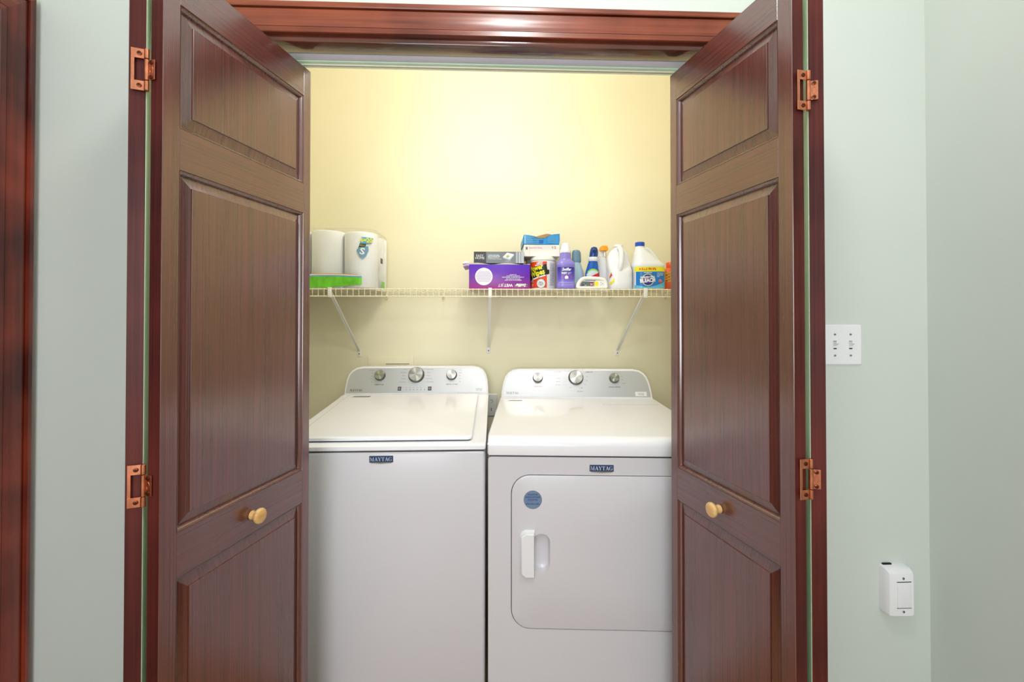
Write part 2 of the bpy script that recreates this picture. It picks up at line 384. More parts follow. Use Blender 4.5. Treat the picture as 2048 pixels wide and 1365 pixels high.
# ------------------------------------------------------------------ bifold doors
T = 0.029
def rect_loop(x0, x1, z0, z1, ins, y):
    return [(x0 + ins, y, z0 + ins), (x1 - ins, y, z0 + ins), (x1 - ins, y, z1 - ins), (x0 + ins, y, z1 - ins)]
STICK = [(0, .0), (.0008, .0022), (.0028, .0026), (.0045, .0038), (.0065, .0062), (.0078, .0092), (.0085, .0105)]
def door_leaf(parent, N, F_, side, knob=False):
    """N, F_: plan points of the fold edge and the far edge on the stained face; side +1: back lies to local +y"""
    d = Vector((F_[0] - N[0], F_[1] - N[1])); L = d.length; ang = math.atan2(d.y, d.x)
    s = side
    lf = MB(W_V, W_H, M_BACKPAINT, W_EDGE)
    Y = lambda y: s * y
    def bx(x0, x1, z0, z1, mi):
        b = .0009; t0, t1 = 0.0, T
        lp = [[(x0 + b, Y(t0), z0 + b), (x1 - b, Y(t0), z0 + b), (x1 - b, Y(t0), z1 - b), (x0 + b, Y(t0), z1 - b)],
              [(x0, Y(t0 + b), z0), (x1, Y(t0 + b), z0), (x1, Y(t0 + b), z1), (x0, Y(t0 + b), z1)],
              [(x0, Y(t1 - b), z0), (x1, Y(t1 - b), z0), (x1, Y(t1 - b), z1), (x0, Y(t1 - b), z1)],
              [(x0 + b, Y(t1), z0 + b), (x1 - b, Y(t1), z0 + b), (x1 - b, Y(t1), z1 - b), (x0 + b, Y(t1), z1 - b)]]
        lf.loops(lp[:2], mi, cap0=True); lf.loops(lp[1:3], 3 if mi == 0 else mi); lf.loops(lp[2:], 2, cap1=True)
    ZB, ZT = .015, 2.03
    S = .037; S2 = .030
    bx(0, S, ZB, ZT, 0); bx(L - S2, L, ZB, ZT, 0)
    rails = [(ZB, .115), (.768, .862), (1.603, 1.690), (1.944, ZT)]
    for a, b in rails: bx(S, L - S2, a, b, 1)
    holes = [(.115, .768), (.862, 1.603), (1.690, 1.944)]
    for a, b in holes:      # moulded sticking round each panel, both faces
        lf.loops([rect_loop(S, L - S2, a, b, i, Y(y)) for i, y in STICK], 0)
        lf.loops([rect_loop(S, L - S2, a, b, i, Y(T - y)) for i, y in STICK], 2)
    frame = lf.obj('door_leaf', parent, smooth_angle=30)
    frame.location = (N[0] - parent.location.x, N[1] - parent.location.y, 0); frame.rotation_euler = (0, 0, ang)
    i0 = .0085
    for a, b in holes:
        pb = MB(W_V, M_BACKPAINT)
        PR = [(i0 - .002, .0115), (i0, .0112), (.030, .0048), (.0305, .0022), (.0315, .0015), (.033, .0015)]
        pb.loops([rect_loop(S, L - S2, a, b, i, Y(y)) for i, y in PR], 0, cap1=True)
        pb.loops([rect_loop(S, L - S2, a, b, i, Y(T - y)) for i, y in PR], 1, cap1=True)
        pb.obj('panel', frame, smooth_angle=12)
    if knob:
        kb = MB(PALE_KNOB)
        kx, kz = L * .515, .815
        prof = [(.0105, .001), (.0115, .004), (.0092, .008), (.0088, .012), (.0105, .015), (.0155, .018), (.0182, .022), (.0188, .026), (.0172, .030), (.0125, .0325), (.006, .0336), (.0005, .0338)]
        kb.lathe([(r, -h * s) for r, h in prof], (kx, 0, kz), 28, axis='y')
        kb.obj('knob', frame, smooth_angle=50, label='round pale wood knob')
    return frame, L, ang

def screw_at(mb, x, y, z, nrm, r=.0045):
    """cross-head screw, head lying in the local plane y = const facing -y"""
    mb.lathe([(r, -.0002), (r * .95, -.0012), (r * .6, -.0017), (.0003, -.0018)], (x, y, z), 16, 0, 'y')
    mb.box(x - r * .65, x + r * .65, y - .0021, y - .0012, z - .0006, z + .0006, mi=1)
    mb.box(x - .0006, x + .0006, y - .0021, y - .0012, z - r * .65, z + r * .65, mi=1)
def hinge(parent, x, y, z, ab, an, sb):
    """non-mortise hinge. x,y: knuckle in plan; ab: yaw of the big leaf's edge, an: yaw of the small leaf's edge, sb: side (-1 big leaf to the left)"""
    h = .083; r = .0046
    H = MB(M_COPPER)
    for (z0, z1) in ((-h / 2, -h / 2 + .0195), (h / 2 - .0195, h / 2), (-h / 2 + .0205, h / 2 - .0205)):
        H.lathe([(r * .8, z0), (r, z0 + .0008), (r, z1 - .0008), (r * .8, z1)], (0, -.001, 0), 18)
    px, py = parent.location.x, parent.location.y
    kn = H.obj('hinge', parent, (x - px, y - py, z), smooth_angle=40, label='copper coloured hinge')
    A = MB(M_COPPER); wbig = .0265
    th = .0016
    def bar(mb, u0, u1, z0, z1, side):
        a, b = sorted((u0 * side, u1 * side)); mb.box(a, b, -th / 2, th / 2, z0, z1, .0004, seg=1)
    for z0, z1 in ((-h / 2, -h / 2 + .0195), (h / 2 - .0195, h / 2)): bar(A, 0.002, wbig, z0, z1, sb)
    bar(A, wbig - .006, wbig, -h / 2 + .0195, h / 2 - .0195, sb)
    a = A.obj('hinge_leaf', kn, rot=(0, 0, ab))
    B = MB(M_COPPER); bar(B, 0.002, .0185, -h / 2 + .0215, h / 2 - .0215, -sb)
    # stamped raised mark between the two screws of the small leaf
    ring = [( -sb * .0105 + .0035 * math.cos(t_) , -th / 2 - .0002, .0075 * math.sin(t_)) for t_ in [i * PI / 8 for i in range(16)]]
    B.tube(ring, .0006, 5, closed=True)
    b = B.obj('hinge_leaf', kn, rot=(0, 0, an))
    for (o, yaw, pts) in ((a, ab, [(sb * .0125, h / 2 - .0098), (sb * .0125, -h / 2 + .0098)]), (b, an, [(-sb * .0105, .0145), (-sb * .0105, -.0145)])):
        S_ = MB(M_SCREW, M_SLOT)
        for (u, zz) in pts: screw_at(S_, u, -th / 2, zz, None)
        S_.obj('screw', kn, rot=(0, 0, yaw))
    return kn

# left pair
NL, FL = (-0.6537, 0.9085), (-0.5450, 1.3500)
PLi, PLf = (-0.692, 0.918), (-0.845, 1.335)
dl = thing('door_1', 'left folded pair of dark mahogany bifold closet doors beside the washer', 'bifold door', (-0.69, .92, 0), kind='structure')
lf1, L1, a1 = door_leaf(dl, NL, FL, +1, knob=True)
# pivot leaf: stained face towards the left wall, back towards the lead leaf
def off(P, Q, dist):
    d = Vector((Q[0] - P[0], Q[1] - P[1])).normalized(); n = Vector((-d.y, d.x)) * dist
    return (P[0] + n.x, P[1] + n.y), (Q[0] + n.x, Q[1] + n.y)
p0, p1 = off(PLi, PLf, T)
lf2, L2, a2 = door_leaf(dl, p0, p1, -1)
for z in (1.790, .971):
    hinge(dl, -0.6875, 0.9135, z, a2 - PI / 2, a1 - PI / 2, -1)
# right pair
NR, FR = (0.6175, 0.9065), (0.5290, 1.3320)
PRi, PRf = (0.654, 0.911), (0.798, 1.325)
dr = thing('door_2', 'right folded pair of dark mahogany bifold closet doors beside the light switches', 'bifold door', (.65, .92, 0), kind='structure')
lf3, L3, a3 = door_leaf(dr, NR, FR, -1, knob=True)
p0, p1 = off(PRi, PRf, -T)
lf4, L4, a4 = door_leaf(dr, p0, p1, +1)
for z in (1.772, .968):
    hinge(dr, 0.6510, 0.9065, z, a3 - PI / 2, a4 - PI / 2, -1)

# ------------------------------------------------------------------ appliances
def console(parent, outline, y0, z0, lean, depth, m_body):
    def P(x, h, dy=0.0): return (x, y0 + lean * h / outline_h + dy, z0 + h)
    outline_h = max(p[1] for p in outline)
    # body
    mb = MB(m_body)
    b = .004
    def inset(o, k):
        cx, cy = 0.0, outline_h / 2
        out = []
        n = len(o)
        for i in range(n):
            p, q, r_ = Vector(o[i - 1]), Vector(o[i]), Vector(o[(i + 1) % n])
            n1 = Vector(((q - p).y, -(q - p).x)).normalized(); n2 = Vector(((r_ - q).y, -(r_ - q).x)).normalized()
            m_ = (n1 + n2); m_ = m_ / max(.3, m_.length_squared / 2) / 1.0
            out.append((q.x - m_.x * k * 1.0, q.y - m_.y * k * 1.0))
        return out
    o2 = inset(outline, .004); o3 = inset(outline, .009)
    mb.loops([[P(x, h) for x, h in o3], [P(x, h) for x, h in o2], [P(x, h, .003) for x, h in outline], [(x, y0 + depth, z0 + h) for x, h in outline]], 0, cap0=True, cap1=True)
    con = mb.obj('console', parent, smooth_angle=40)
    fb = MB(M_STEEL)
    o4 = inset(outline, .0075); o5 = inset(outline, .0082)
    fb.loops([[P(x, h, -.0002) for x, h in o4], [P(x, h, -.0014) for x, h in o5]], 0, cap1=True)
    fb.obj('fascia', con)
    return con, (lambda x, h, e=.0016: P(x, h, -e)), math.atan2(lean, outline_h)

def dial(con, x, h, r, P, tilt):
    k = MB(M_SPUN, M_KSIDE)
    k.lathe([(r * 1.07, 0), (r * 1.07, .002), (r, .004), (r * .97, .017)], (0, 0, 0), 40, 1, caps=False)
    k.lathe([(r * .97, .017), (r * .94, .0195), (r * .90, .020)], (0, 0, 0), 40, 1, caps=False)
    k.lathe([(r * .90, .020), (r * .86, .0194), (.0004, .0194)], (0, 0, 0), 40, 0)
    # grip ridge and pointer
    k.box(-.0012, .0012, -r * .93, -r * .70, .0190, .0205, mi=1)
    p = P(x, h, .0014)
    o = k.obj('dial', con, loc=p, rot=(PI / 2 - tilt, 0, 0), smooth_angle=40)
    return o
def ring_marks(mb, x, h, r, P, mi=0, a0=-30, a1=210, n=9):
    for i in range(n):
        a = math.radians(a0 + (a1 - a0) * i / (n - 1))
        c, s_ = math.cos(a), math.sin(a)
        q = [(x + c * r - s_ * .0003, h + s_ * r + c * .0003), (x + c * r + s_ * .0003, h + s_ * r - c * .0003), (x + c * (r + .004) + s_ * .0003, h + s_ * (r + .004) - c * .0003), (x + c * (r + .004) - s_ * .0003, h + s_ * (r + .004) + c * .0003)]
        poly(mb, q, P, mi)
def badge(parent, x, z, y=0.0, w_=.076, h_=.0205):
    b = MB(M_CHROME, M_NAVY)
    b.box(x - w_ / 2 - .001, x + w_ / 2 + .001, y - .0022, y + .001, z - h_ / 2 - .001, z + h_ / 2 + .001, .0006, 0, 1)
    b.box(x - w_ / 2, x + w_ / 2, y - .003, y, z - h_ / 2, z + h_ / 2, .0004, 1, 1)
    b.prism([(x - w_ / 2, z - h_ / 2), (x + w_ / 2, z - h_ / 2), (x + w_ * .42, z - h_ / 2 - .003), (x, z - h_ / 2 - .005), (x - w_ * .42, z - h_ / 2 - .003)], 'y', y - .0022, y + .001, 0)
    o = b.obj('name_badge', parent, smooth_angle=30, label='navy blue maker badge')
    l = MB(mat('silver_lettering', (205, 214, 228), .3))
    maytag(l, x, z, .0125, lambda a, c: (a, y - .0033, c))
    l.obj('lettering', o, normals=False)

def tidy(pts, n): return pts
# --- washer
WX, WY, WH = -.376, 1.500, .345
washer = thing('washing_machine', 'white top-loading washer with flat closed lid, standing left of the dryer', 'washing machine', (WX, WY, 0))
mb = MB(M_PANEL)
mb.box(-WH, WH, 0, .70, .012, .858, .010, seg=3)
mb.obj('cabinet', washer)
for sx in (-1, 1):
    for yy in (.06, .64):
        MB(M_INKD).lathe([(.022, 0), (.022, .006), (.014, .008), (.014, .03)], (sx * .29, yy, 0), 16).obj('foot', washer)
mb = MB(M_ENAMEL)
deck = [(.002, .8615), (-.001, .864), (0, .8755), (.006, .8795), (.028, .8820), (.62, .9250), (.655, .9300), (.70, .932), (.76, .932), (.76, .8615)]
mb.prism(deck, 'x', -WH - .002, WH + .002, 0, .007, 3)
# raised rim left and right of the lid
mb.obj('top_deck', washer, smooth_angle=40)
MB(M_SEAM).box(-WH + .004, WH - .004, .004, .69, .857, .862).obj('seam', washer)
mb = MB(M_ENAMEL)
def deckz(y): return .882 + (y - .028) * (.925 - .882) / (.62 - .028)
# lid: bevelled slab following the deck's slope
y0, y1 = .030, .630
lw = .300; r_ = .018
def lidloop(ins, up): return [(x, y, deckz(y) + up) for x, y in rr(0, (y0 + y1) / 2, 2 * lw - 2 * ins, y1 - y0 - 2 * ins, max(r_ - ins, .004), 6)]
mb.loops([lidloop(.004, .004), lidloop(.001, .0055), lidloop(0, .008), lidloop(0, .013), lidloop(.001, .0158), lidloop(.003, .017), lidloop(.010, .0175)], 0, cap0=True, cap1=True)
lid = mb.obj('lid', washer, smooth_angle=50)
MB(M_SEAM).loops([lidloop(.006, .0005), lidloop(.006, .0045)], 0, cap0=True, cap1=True).obj('lid_gasket', lid)
tg = MB(M_INKG, M_INKW)
lp = lambda x, y: (x, y, deckz(y) + .0182)
patch(tg, -.268, -.190, .575, .592, lp, 2)
put_text(tg, 'COMMERCIAL TECHNOLOGY', -.229, .5835, .0065, lambda x, y: (x, y, deckz(y) + .0186), 1)
tg.obj('lid_sticker', lid, smooth_angle=0, label='small grey printed sticker')
ow = [(-.345, 0), (.345, 0), (.3445, .03), (.341, .068), (.333, .094), (.318, .113), (.297, .125), (.268, .130), (-.268, .130), (-.297, .125), (-.318, .113), (-.333, .094), (-.341, .068), (-.3445, .03)]
con, P, tilt = console(washer, ow, .690, .930, .048, .088, M_ENAMEL)
dial(con, -.181, .088, .0245, P, tilt); dial(con, -.006, .090, .0365, P, tilt); dial(con, .166, .089, .0245, P, tilt)
LG = lambda: MB(M_INKD, M_INKG, M_INKW, mat('red_ink', (196, 108, 100), .5), M_WHITEPL)
def done(mb, name='dial_legend', parent=None): mb.obj(name, parent or con, normals=False, smooth_angle=0)
pr = LG(); maytag(pr, -.290, .021, .0105, P, 0, .18); done(pr, 'maker_name')
pr = LG()
for i, s_ in enumerate(('Normal', 'Bulky Items', 'Sheets', 'Delicates', 'Drain & Spin')):
    put_text(pr, s_, -.052 - .004 * i if i < 3 else -.055, .116 - .0145 * i, .0060, P, 1, align='RIGHT')
    patch(pr, -.048, -.040, .1160 - .0145 * i, .1164 - .0145 * i, P, 1, mi=1)
for i, s_ in enumerate(('Quick Wash', 'Whites', 'Colors', 'Heavy Duty', 'Clean Washer')):
    put_text(pr, s_, .045, .116 - .0145 * i, .0060, P, 1, align='LEFT')
    patch(pr, .032, .042, .1160 - .0145 * i, .1164 - .0145 * i, P, 1, mi=1)
done(pr); pr = LG()
put_text(pr, 'TEMPERATURE', -.183, .046, .0068, P, 0, bold=.00008)
for i, s_ in enumerate(('Tap Cold', 'Cold', 'Cool', 'Warm', 'Hot')):
    put_text(pr, s_, -.214, .113 - .0135 * i, .0055, P, 1, align='RIGHT')
done(pr); pr = LG()
put_text(pr, 'DEEP FILL & WASH', .168, .046, .0068, P, 0, bold=.00008)
for i, s_ in enumerate(('Auto', 'Deep', 'Fill', 'Low', 'High')):
    put_text(pr, s_, .202, .113 - .0135 * i, .0055, P, 1, align='LEFT')
done(pr)
for x in (-.083, .062):
    pr = LG(); patch(pr, x - .0085, x + .0085, .018, .036, P, 2, mi=0)
    e = lambda a, b: P(a, b, .0019)
    disc(pr, x, .027, .0045, e, 2, 14, .0035); done(pr, 'push_button')
pr = LG()
for i in range(6):
    put_text(pr, ('Fill', 'Wash', 'Rinse', 'Spin', 'Done', 'Lid')[i], -.050 + .0175 * i, .032, .0040, P, 1)
    disc(pr, -.050 + .0175 * i, .022, .0018, P, 0, 10)
done(pr, 'indicator_lights'); pr = LG()
put_text(pr, 'Commercial\nTechnology', .300, .022, .0062, P, 0)
done(pr, 'printed_text')
badge(washer, 0.004, .8355)

# --- dryer
DH = .3685
dryer = thing('clothes_dryer', 'white front-loading dryer with round-cornered door, standing right of the washer', 'clothes dryer', (.347, 1.452, 0), math.radians(-4.0))
DW, DZ0, DZ1, DR = .588, .290, .789, .062
mb = MB(M_PANEL)
mb.box(-DH, DH, .020, .70, .012, .846, .006, seg=2)
# front panel with the rounded door opening
t = bmesh.new()
o_out = rr(0, (.012 + .846) / 2, 2 * DH, .834, .010, 4); o_in = rr(0, (DZ0 + DZ1) / 2, DW, DZ1 - DZ0, DR, 10)
vo = [t.verts.new((x, 0, z)) for x, z in o_out]; vi = [t.verts.new((x, 0, z)) for x, z in o_in]
ed = [t.edges.new((vo[i], vo[(i + 1) % len(vo)])) for i in range(len(vo))] + [t.edges.new((vi[i], vi[(i + 1) % len(vi)])) for i in range(len(vi))]
bmesh.ops.triangle_fill(t, use_beauty=True, use_dissolve=False, edges=ed)
mb.merge(t, 0)
mb.loops([[(x, 0, z) for x, z in o_out], [(x, .022, z) for x, z in o_out]])
mb.loops([[(x, 0, z) for x, z in o_in], [(x, .012, z) for x, z in o_in]])
mb.obj('cabinet', dryer, smooth_angle=35)
for sx in (-1, 1):
    for yy in (.06, .64):
        MB(M_INKD).lathe([(.022, 0), (.022, .006), (.014, .008), (.014, .03)], (sx * .31, yy, 0), 16).obj('foot', dryer)
MB(M_SEAM).loops([[(x, .011, z) for x, z in rr(0, (DZ0 + DZ1) / 2, DW + .004, DZ1 - DZ0 + .004, DR, 10)]] + [[(x, .0105, z) for x, z in rr(0, (DZ0 + DZ1) / 2, DW - .03, DZ1 - DZ0 - .03, DR, 10)]]).obj('door_gasket', dryer)
MB(M_SEAM).box(-DH + .004, DH - .004, .006, .69, .845, .851).obj('seam', dryer)
mb = MB(M_ENAMEL)
R_ = .036
prof = [(.004, .850), (-.004, .852), (-.0058, .857), (-.0050, .884)]
for i in range(7):
    a = math.radians(180 - 90 * i / 6 * 1.0)
    prof.append((-.0042 + R_ * .9 + R_ * .9 * math.cos(a), .886 + .024 * math.sin(a)))
prof += [(.74, .911), (.74, .850)]
mb.prism(prof, 'x', -DH - .002, DH + .002, 0, .007, 3)
top = mb.obj('top_panel', dryer, smooth_angle=40)
tg = MB(M_INKG, M_INKW)
patch(tg, -.325, -.262, .640, .653, lambda x, y: (x, y, .9114), 2)
put_text(tg, 'COMMERCIAL TECHNOLOGY', -.2935, .6465, .0055, lambda x, y: (x, y, .9118), 1)
tg.obj('sticker', top, smooth_angle=0, label='small grey printed sticker')
lk = MB(mat('lint_lid_line', (196, 198, 202), .4))
lk.box(.10, .345, .560, .5618, .9105, .9116); lk.box(.10, .1018, .560, .60, .9105, .9116)
lk.obj('lint_screen_cover', top)
# door slab with the finger pocket
g = .0022
t = bmesh.new()
o_d = rr(0, (DZ0 + DZ1) / 2, DW - 2 * g, DZ1 - DZ0 - 2 * g, DR - g, 10); o_e = rr(0, (DZ0 + DZ1) / 2, DW - 2 * g - .008, DZ1 - DZ0 - 2 * g - .008, DR - g - .004, 10)
pk = rr(-.195, .537, .056, .124, .027, 8)
vo = [t.verts.new((x, -.004, z)) for x, z in o_e]; vi = [t.verts.new((x, -.004, z)) for x, z in pk]
ed = [t.edges.new((vo[i], vo[(i + 1) % len(vo)])) for i in range(len(vo))] + [t.edges.new((vi[i], vi[(i + 1) % len(vi)])) for i in range(len(vi))]
bmesh.ops.triangle_fill(t, use_beauty=True, use_dissolve=False, edges=ed)
mb = MB(M_PANEL); mb.merge(t, 0)
mb.loops([[(x, -.004, z) for x, z in o_e], [(x, -.0032, z) for x, z in rr(0, (DZ0 + DZ1) / 2, DW - 2 * g - .003, DZ1 - DZ0 - 2 * g - .003, DR - g - .0015, 10)], [(x, -.001, z) for x, z in o_d], [(x, .010, z) for x, z in o_d]])
def pkl(k, y): return [(-.195 + (x + .195) * k, y, .537 + (z - .537) * (1 - (1 - k) * .45)) for x, z in pk]
mb.loops([pkl(1, -.004), pkl(.99, -.002), pkl(.93, .006), pkl(.78, .013), pkl(.5, .017), pkl(.15, .018)], cap1=True)
ddoor = mb.obj('dryer_door', dryer, smooth_angle=30)
# grip that overhangs the left half of the pocket
mb = MB(M_WHITEPL)
def gl(ins, y): return [(x, y, z) for x, z in [(-.217 - ins * .3, .460 + ins), (-.217 - ins * .3, .612 - ins), (-.246, .612 - ins), (-.259 + ins * .7, .606 - ins), (-.266 + ins, .594), (-.266 + ins, .478), (-.259 + ins * .7, .466 + ins), (-.246, .460 + ins)]]
mb.loops([gl(0, -.004), gl(.0, -.007), gl(.003, -.012), gl(.004, -.013), gl(.006, -.022), gl(.009, -.024)], cap0=True, cap1=True)
mb.obj('door_grip', ddoor, smooth_angle=28)
# round sticker
st = MB(mat('slate_blue_sticker', (116, 140, 170), .35), mat('blue_sticker_ink', (44, 78, 132), .5), mat('sticker_rim', (92, 100, 116), .4))
sf = lambda x, z: (x, -.0046, z); sf2 = lambda x, z: (x, -.0050, z)
disc(st, -.223, .709, .029, sf, 0); disc(st, -.223, .709, .0295, sf2, 2, 36, .0283)
for s_, z in (('REGISTER', .7255), ('ENREGISTRER', .7170), ('REGISTRE', .7085), ('800-900-0381', .6950)):
    put_text(st, s_, -.223, z, .0078, sf2, 1, bold=.00015)
patch(st, -.248, -.198, .7015, .7019, sf2, 1, mi=1)
st.obj('round_sticker', ddoor, normals=False, smooth_angle=0, label='round slate blue sticker')
od = [(-.366, 0), (.366, 0), (.364, .03), (.356, .075), (.347, .100), (.332, .119), (.311, .131), (.280, .136), (-.280, .136), (-.311, .131), (-.332, .119), (-.347, .100), (-.356, .075), (-.364, .03)]
con, P, tilt = console(dryer, od, .720, .909, .050, .085, M_ENAMEL)
dial(con, -.187, .094, .0230, P, tilt); dial(con, 0, .096, .0345, P, tilt); dial(con, .187, .094, .0230, P, tilt)
pr = LG(); maytag(pr, -.310, .024, .0105, P, 1, 0); done(pr, 'maker_name')
pr = LG()
put_text(pr, 'AUTO DRY', -.088, .122, .0066, P, 0); put_text(pr, 'TIMED DRY', .068, .122, .0066, P, 0, bold=.00008)
for i, s_ in enumerate(('Less Dry', 'Normal', 'More Dry')):
    put_text(pr, s_, -.088, .093 - .0155 * i, .0058, P, 1)
    patch(pr, -.062, -.044, .0930 - .0155 * i, .0934 - .0155 * i, P, 1, mi=1)
ring_marks(pr, 0, .096, .043, P, 1, -80, 130, 16)
for i in range(6):
    a = math.radians(-60 + 22 * i); put_text(pr, str(60 - 10 * i), .055 * math.cos(a), .096 + .052 * math.sin(a), .0055, P, 0)
put_text(pr, 'Off', -.028, .049, .0062, P, 3); put_text(pr, 'COOL', .024, .047, .0062, P, 3); put_text(pr, 'AIR ONLY', .018, .032, .0064, P, 0)
done(pr); pr = LG(); put_text(pr, 'TEMPERATURE', -.187, .054, .0062, P, 3)
for i, s_ in enumerate(('Low', 'High')): put_text(pr, s_, -.225, .108 - .018 * i, .0055, P, 1)
done(pr); pr = LG(); put_text(pr, 'WRINKLE PREVENT', .187, .053, .0066, P, 0, bold=.00008)
for i, s_ in enumerate(('On', 'Off', 'Extended')): put_text(pr, s_, .222, .103 - .016 * i, .0055, P, 1, align='LEFT')
done(pr); pr = LG()
patch(pr, .284, .338, .012, .032, P, 4, mi=4)
put_text(pr, 'Commercial\nTechnology', .311, .022, .0062, lambda a, b: P(a, b, .002), 0)
done(pr, 'white_sticker')
badge(dryer, 0.0, .8125)

# ------------------------------------------------------------------ wall fittings
def plate_shape(mb, w_, h_, d, mi=0, bev=.004, cx=0, cz=0):
    mb.loops([[(x, 0, z) for x, z in rr(cx, cz, w_, h_, .003, 3)], [(x, -d * .35, z) for x, z in rr(cx, cz, w_, h_, .003, 3)], [(x, -d, z) for x, z in rr(cx, cz, w_ - 2 * bev, h_ - 2 * bev, .002, 3)]], mi, cap0=True, cap1=True)
sw = thing('light_switch', 'white double toggle light switch plate beside the right folded doors', 'light switch', (.990, YW, 1.2225))
mb = MB(M_WHITEPL); plate_shape(mb, .116, .116, .006)
pl = mb.obj('switch_plate', sw)
for sx in (-1, 1):
    x = sx * .023
    mb = MB(M_WHITEPL, M_SLOT)
    mb.box(x - .0055, x + .0055, -.0066, -.004, -.0125, .0125, mi=0)
    mb.box(x - .0045, x + .0045, -.0070, -.0062, -.0118, -.0085, mi=1); mb.box(x - .0045, x + .0045, -.0070, -.0062, .0085, .0118, mi=1)
    up = .004
    mb.loops([[(x - .005, -.006, -.007 + up), (x + .005, -.006, -.007 + up), (x + .005, -.006, .006 + up), (x - .005, -.006, .006 + up)],
              [(x - .0042, -.018, .001 + up), (x + .0042, -.018, .001 + up), (x + .0042, -.0175, .0075 + up), (x - .0042, -.0175, .0075 + up)]], 0, cap1=True)
    mb.obj('toggle', sw)
    for sz in (-1, 1):
        m2 = MB(M_CHROME, M_SLOT)
        m2.lathe([(.0034, -.006), (.0032, -.0070), (.0004, -.0074)], (x, 0, sz * .030), 14, 0, 'y')
        m2.box(x - .0028, x + .0028, -.0078, -.0070, sz * .030 - .0005, sz * .030 + .0005, mi=1)
        m2.obj('screw', sw)
bx = thing('wall_box', 'small white surface-mounted box with a rocker low on the wall beside the corner', 'wall switch box', (1.133, YW, .533))
mb = MB(M_WHITEPL)
def bl(w_, h_, r, y, dx=0, dz=0): return [(x, y, z) for x, z in rr(dx, dz, w_, h_, r, 4)]
mb.loops([bl(.074, .130, .005, 0), bl(.074, .130, .005, -.018), bl(.070, .124, .006, -.030, .001, -.003), bl(.064, .116, .006, -.033, .002, -.005)], cap0=True, cap1=True)
mb.obj('housing', bx, smooth_angle=40)
mb = MB(M_WHITEPL, M_SLOT)
mb.loops([bl(.0390, .070, .002, -.0325, .006, -.005), bl(.0390, .070, .002, -.0345, .006, -.005), bl(.0360, .067, .002, -.0350, .006, -.005)], cap1=True)
mb.box(-.0145, .0265, -.0340, -.0328, .0302, .0318, mi=1); mb.box(-.0145, .0265, -.0340, -.0328, -.0418, -.0403, mi=1)
mb.obj('rocker', bx)
for z in (.041, -.051):
    m2 = MB(M_CHROME, M_SLOT); m2.lathe([(.0036, -.0328), (.0033, -.0345), (.0004, -.0352)], (.004, 0, z), 14, 0, 'y')
    m2.box(.0035, .0045, -.0356, -.0347, z - .0028, z + .0028, mi=1); m2.obj('screw', bx)
m2 = MB(M_SLOT); m2.box(-.030, -.004, -.006, -.0005, .0640, .0685, .001); m2.obj('gap_at_top', bx)

ot = thing('power_outlet', 'white power outlet on the back wall seen in the gap between washer and dryer', 'power outlet', (-.022, YB, .850))
mb = MB(mat('outlet_plastic', (232, 234, 226), .4)); plate_shape(mb, .072, .115, .006); mb.obj('outlet_plate', ot)
mb = MB(M_SLOT)
mb.box(.004, .007, -.0075, -.005, -.030, -.014); mb.obj('slot', ot); mb = MB(M_SLOT)
mb.tube([(.006 + .006 * math.sin(a), -.0066, .020 + .008 * math.cos(a)) for a in [math.radians(q) for q in range(-60, 200, 20)]], .0008, 5)
mb.obj('socket', ot)

ap = thing('access_cover', 'thin yellow painted access cover on the back wall above the washer', 'access cover', (-.5295, YB, 1.03))
mb = MB(M_YEL)
mb.box(-.1155, .1155, -.007, 0, -.075, .073, .002); mb.obj('cover_plate', ap)
MB(mat('cover_gap', (96, 96, 50), .8)).box(-.025, .095, -.0085, -.006, .0325, .0350).obj('gap_line', ap)

# ------------------------------------------------------------------ wire shelf
SZ = 1.4315           # height of the deck wires
SX0, SX1, SY0, SY1 = -.990, .970, 2.030, YB - .006
sh = thing('wire_shelf', 'cream vinyl-coated wire shelf across the closet with three diagonal braces', 'shelf', (0, SY0, SZ))
mb = MB(M_WIRE)
rw = .0014
n = int((SX1 - SX0) / .0254)
for i in range(n + 1):
    x = SX0 + .004 + i * .0254
    mb.tube([(x, SY1 - SY0, 0), (x, .0035, 0), (x, 0, -.003), (x, 0, -.034)], rw, 6)
mb.obj('deck_wires', sh)
mb = MB(M_WIRE)
for (y, z, r) in ((.0015, -.0032, .0026), (.0, -.0355, .0028)):
    mb.tube([(SX0, y, z), (SX1, y, z)], r, 8)
mb.obj('front_rail', sh)
mb = MB(M_WIRE)
for y in (.10, .20, SY1 - SY0 - .004): mb.tube([(SX0, y, -.0040), (SX1, y, -.0040)], .0026, 8)
mb.obj('cross_rail', sh)
for bxp, fx, fz in ((-.733, -.690, 1.122), (-.020, -.031, 1.137), (.690, .640, 1.122)):
    mb = MB(M_BRKT, M_SLOT)
    a = Vector((bxp, .002, -.008)); b = Vector((fx, YB - SY0 - .005, fz - SZ + .012))
    d = (b - a).normalized(); sxv = Vector((1, 0, 0)); up = d.cross(sxv).normalized()
    def ch(p): return [p + sxv * u + up * v for u, v in ((-.0065, 0), (-.0065, .006), (-.0045, .006), (-.0045, .002), (.0045, .002), (.0045, .006), (.0065, .006), (.0065, 0))]
    mb.loops([ch(a), ch(b)], cap0=True, cap1=True)
    mb.box(bxp - .008, bxp + .008, -.004, .008, -.040, .004, .001)
    br = mb.obj('brace', sh)
    mb = MB(M_BRKT); mb.box(fx - .0095, fx + .0095, YB - SY0 - .004, YB - SY0, fz - SZ - .022, fz - SZ + .016, .0015)
    mb.obj('foot_plate', br)
    mb = MB(M_SLOT); mb.lathe([(.003, -.005), (.0026, -.0064), (.0003, -.0066)], (fx, YB - SY0, fz - SZ - .006), 12, 0, 'y'); mb.obj('screw', br)
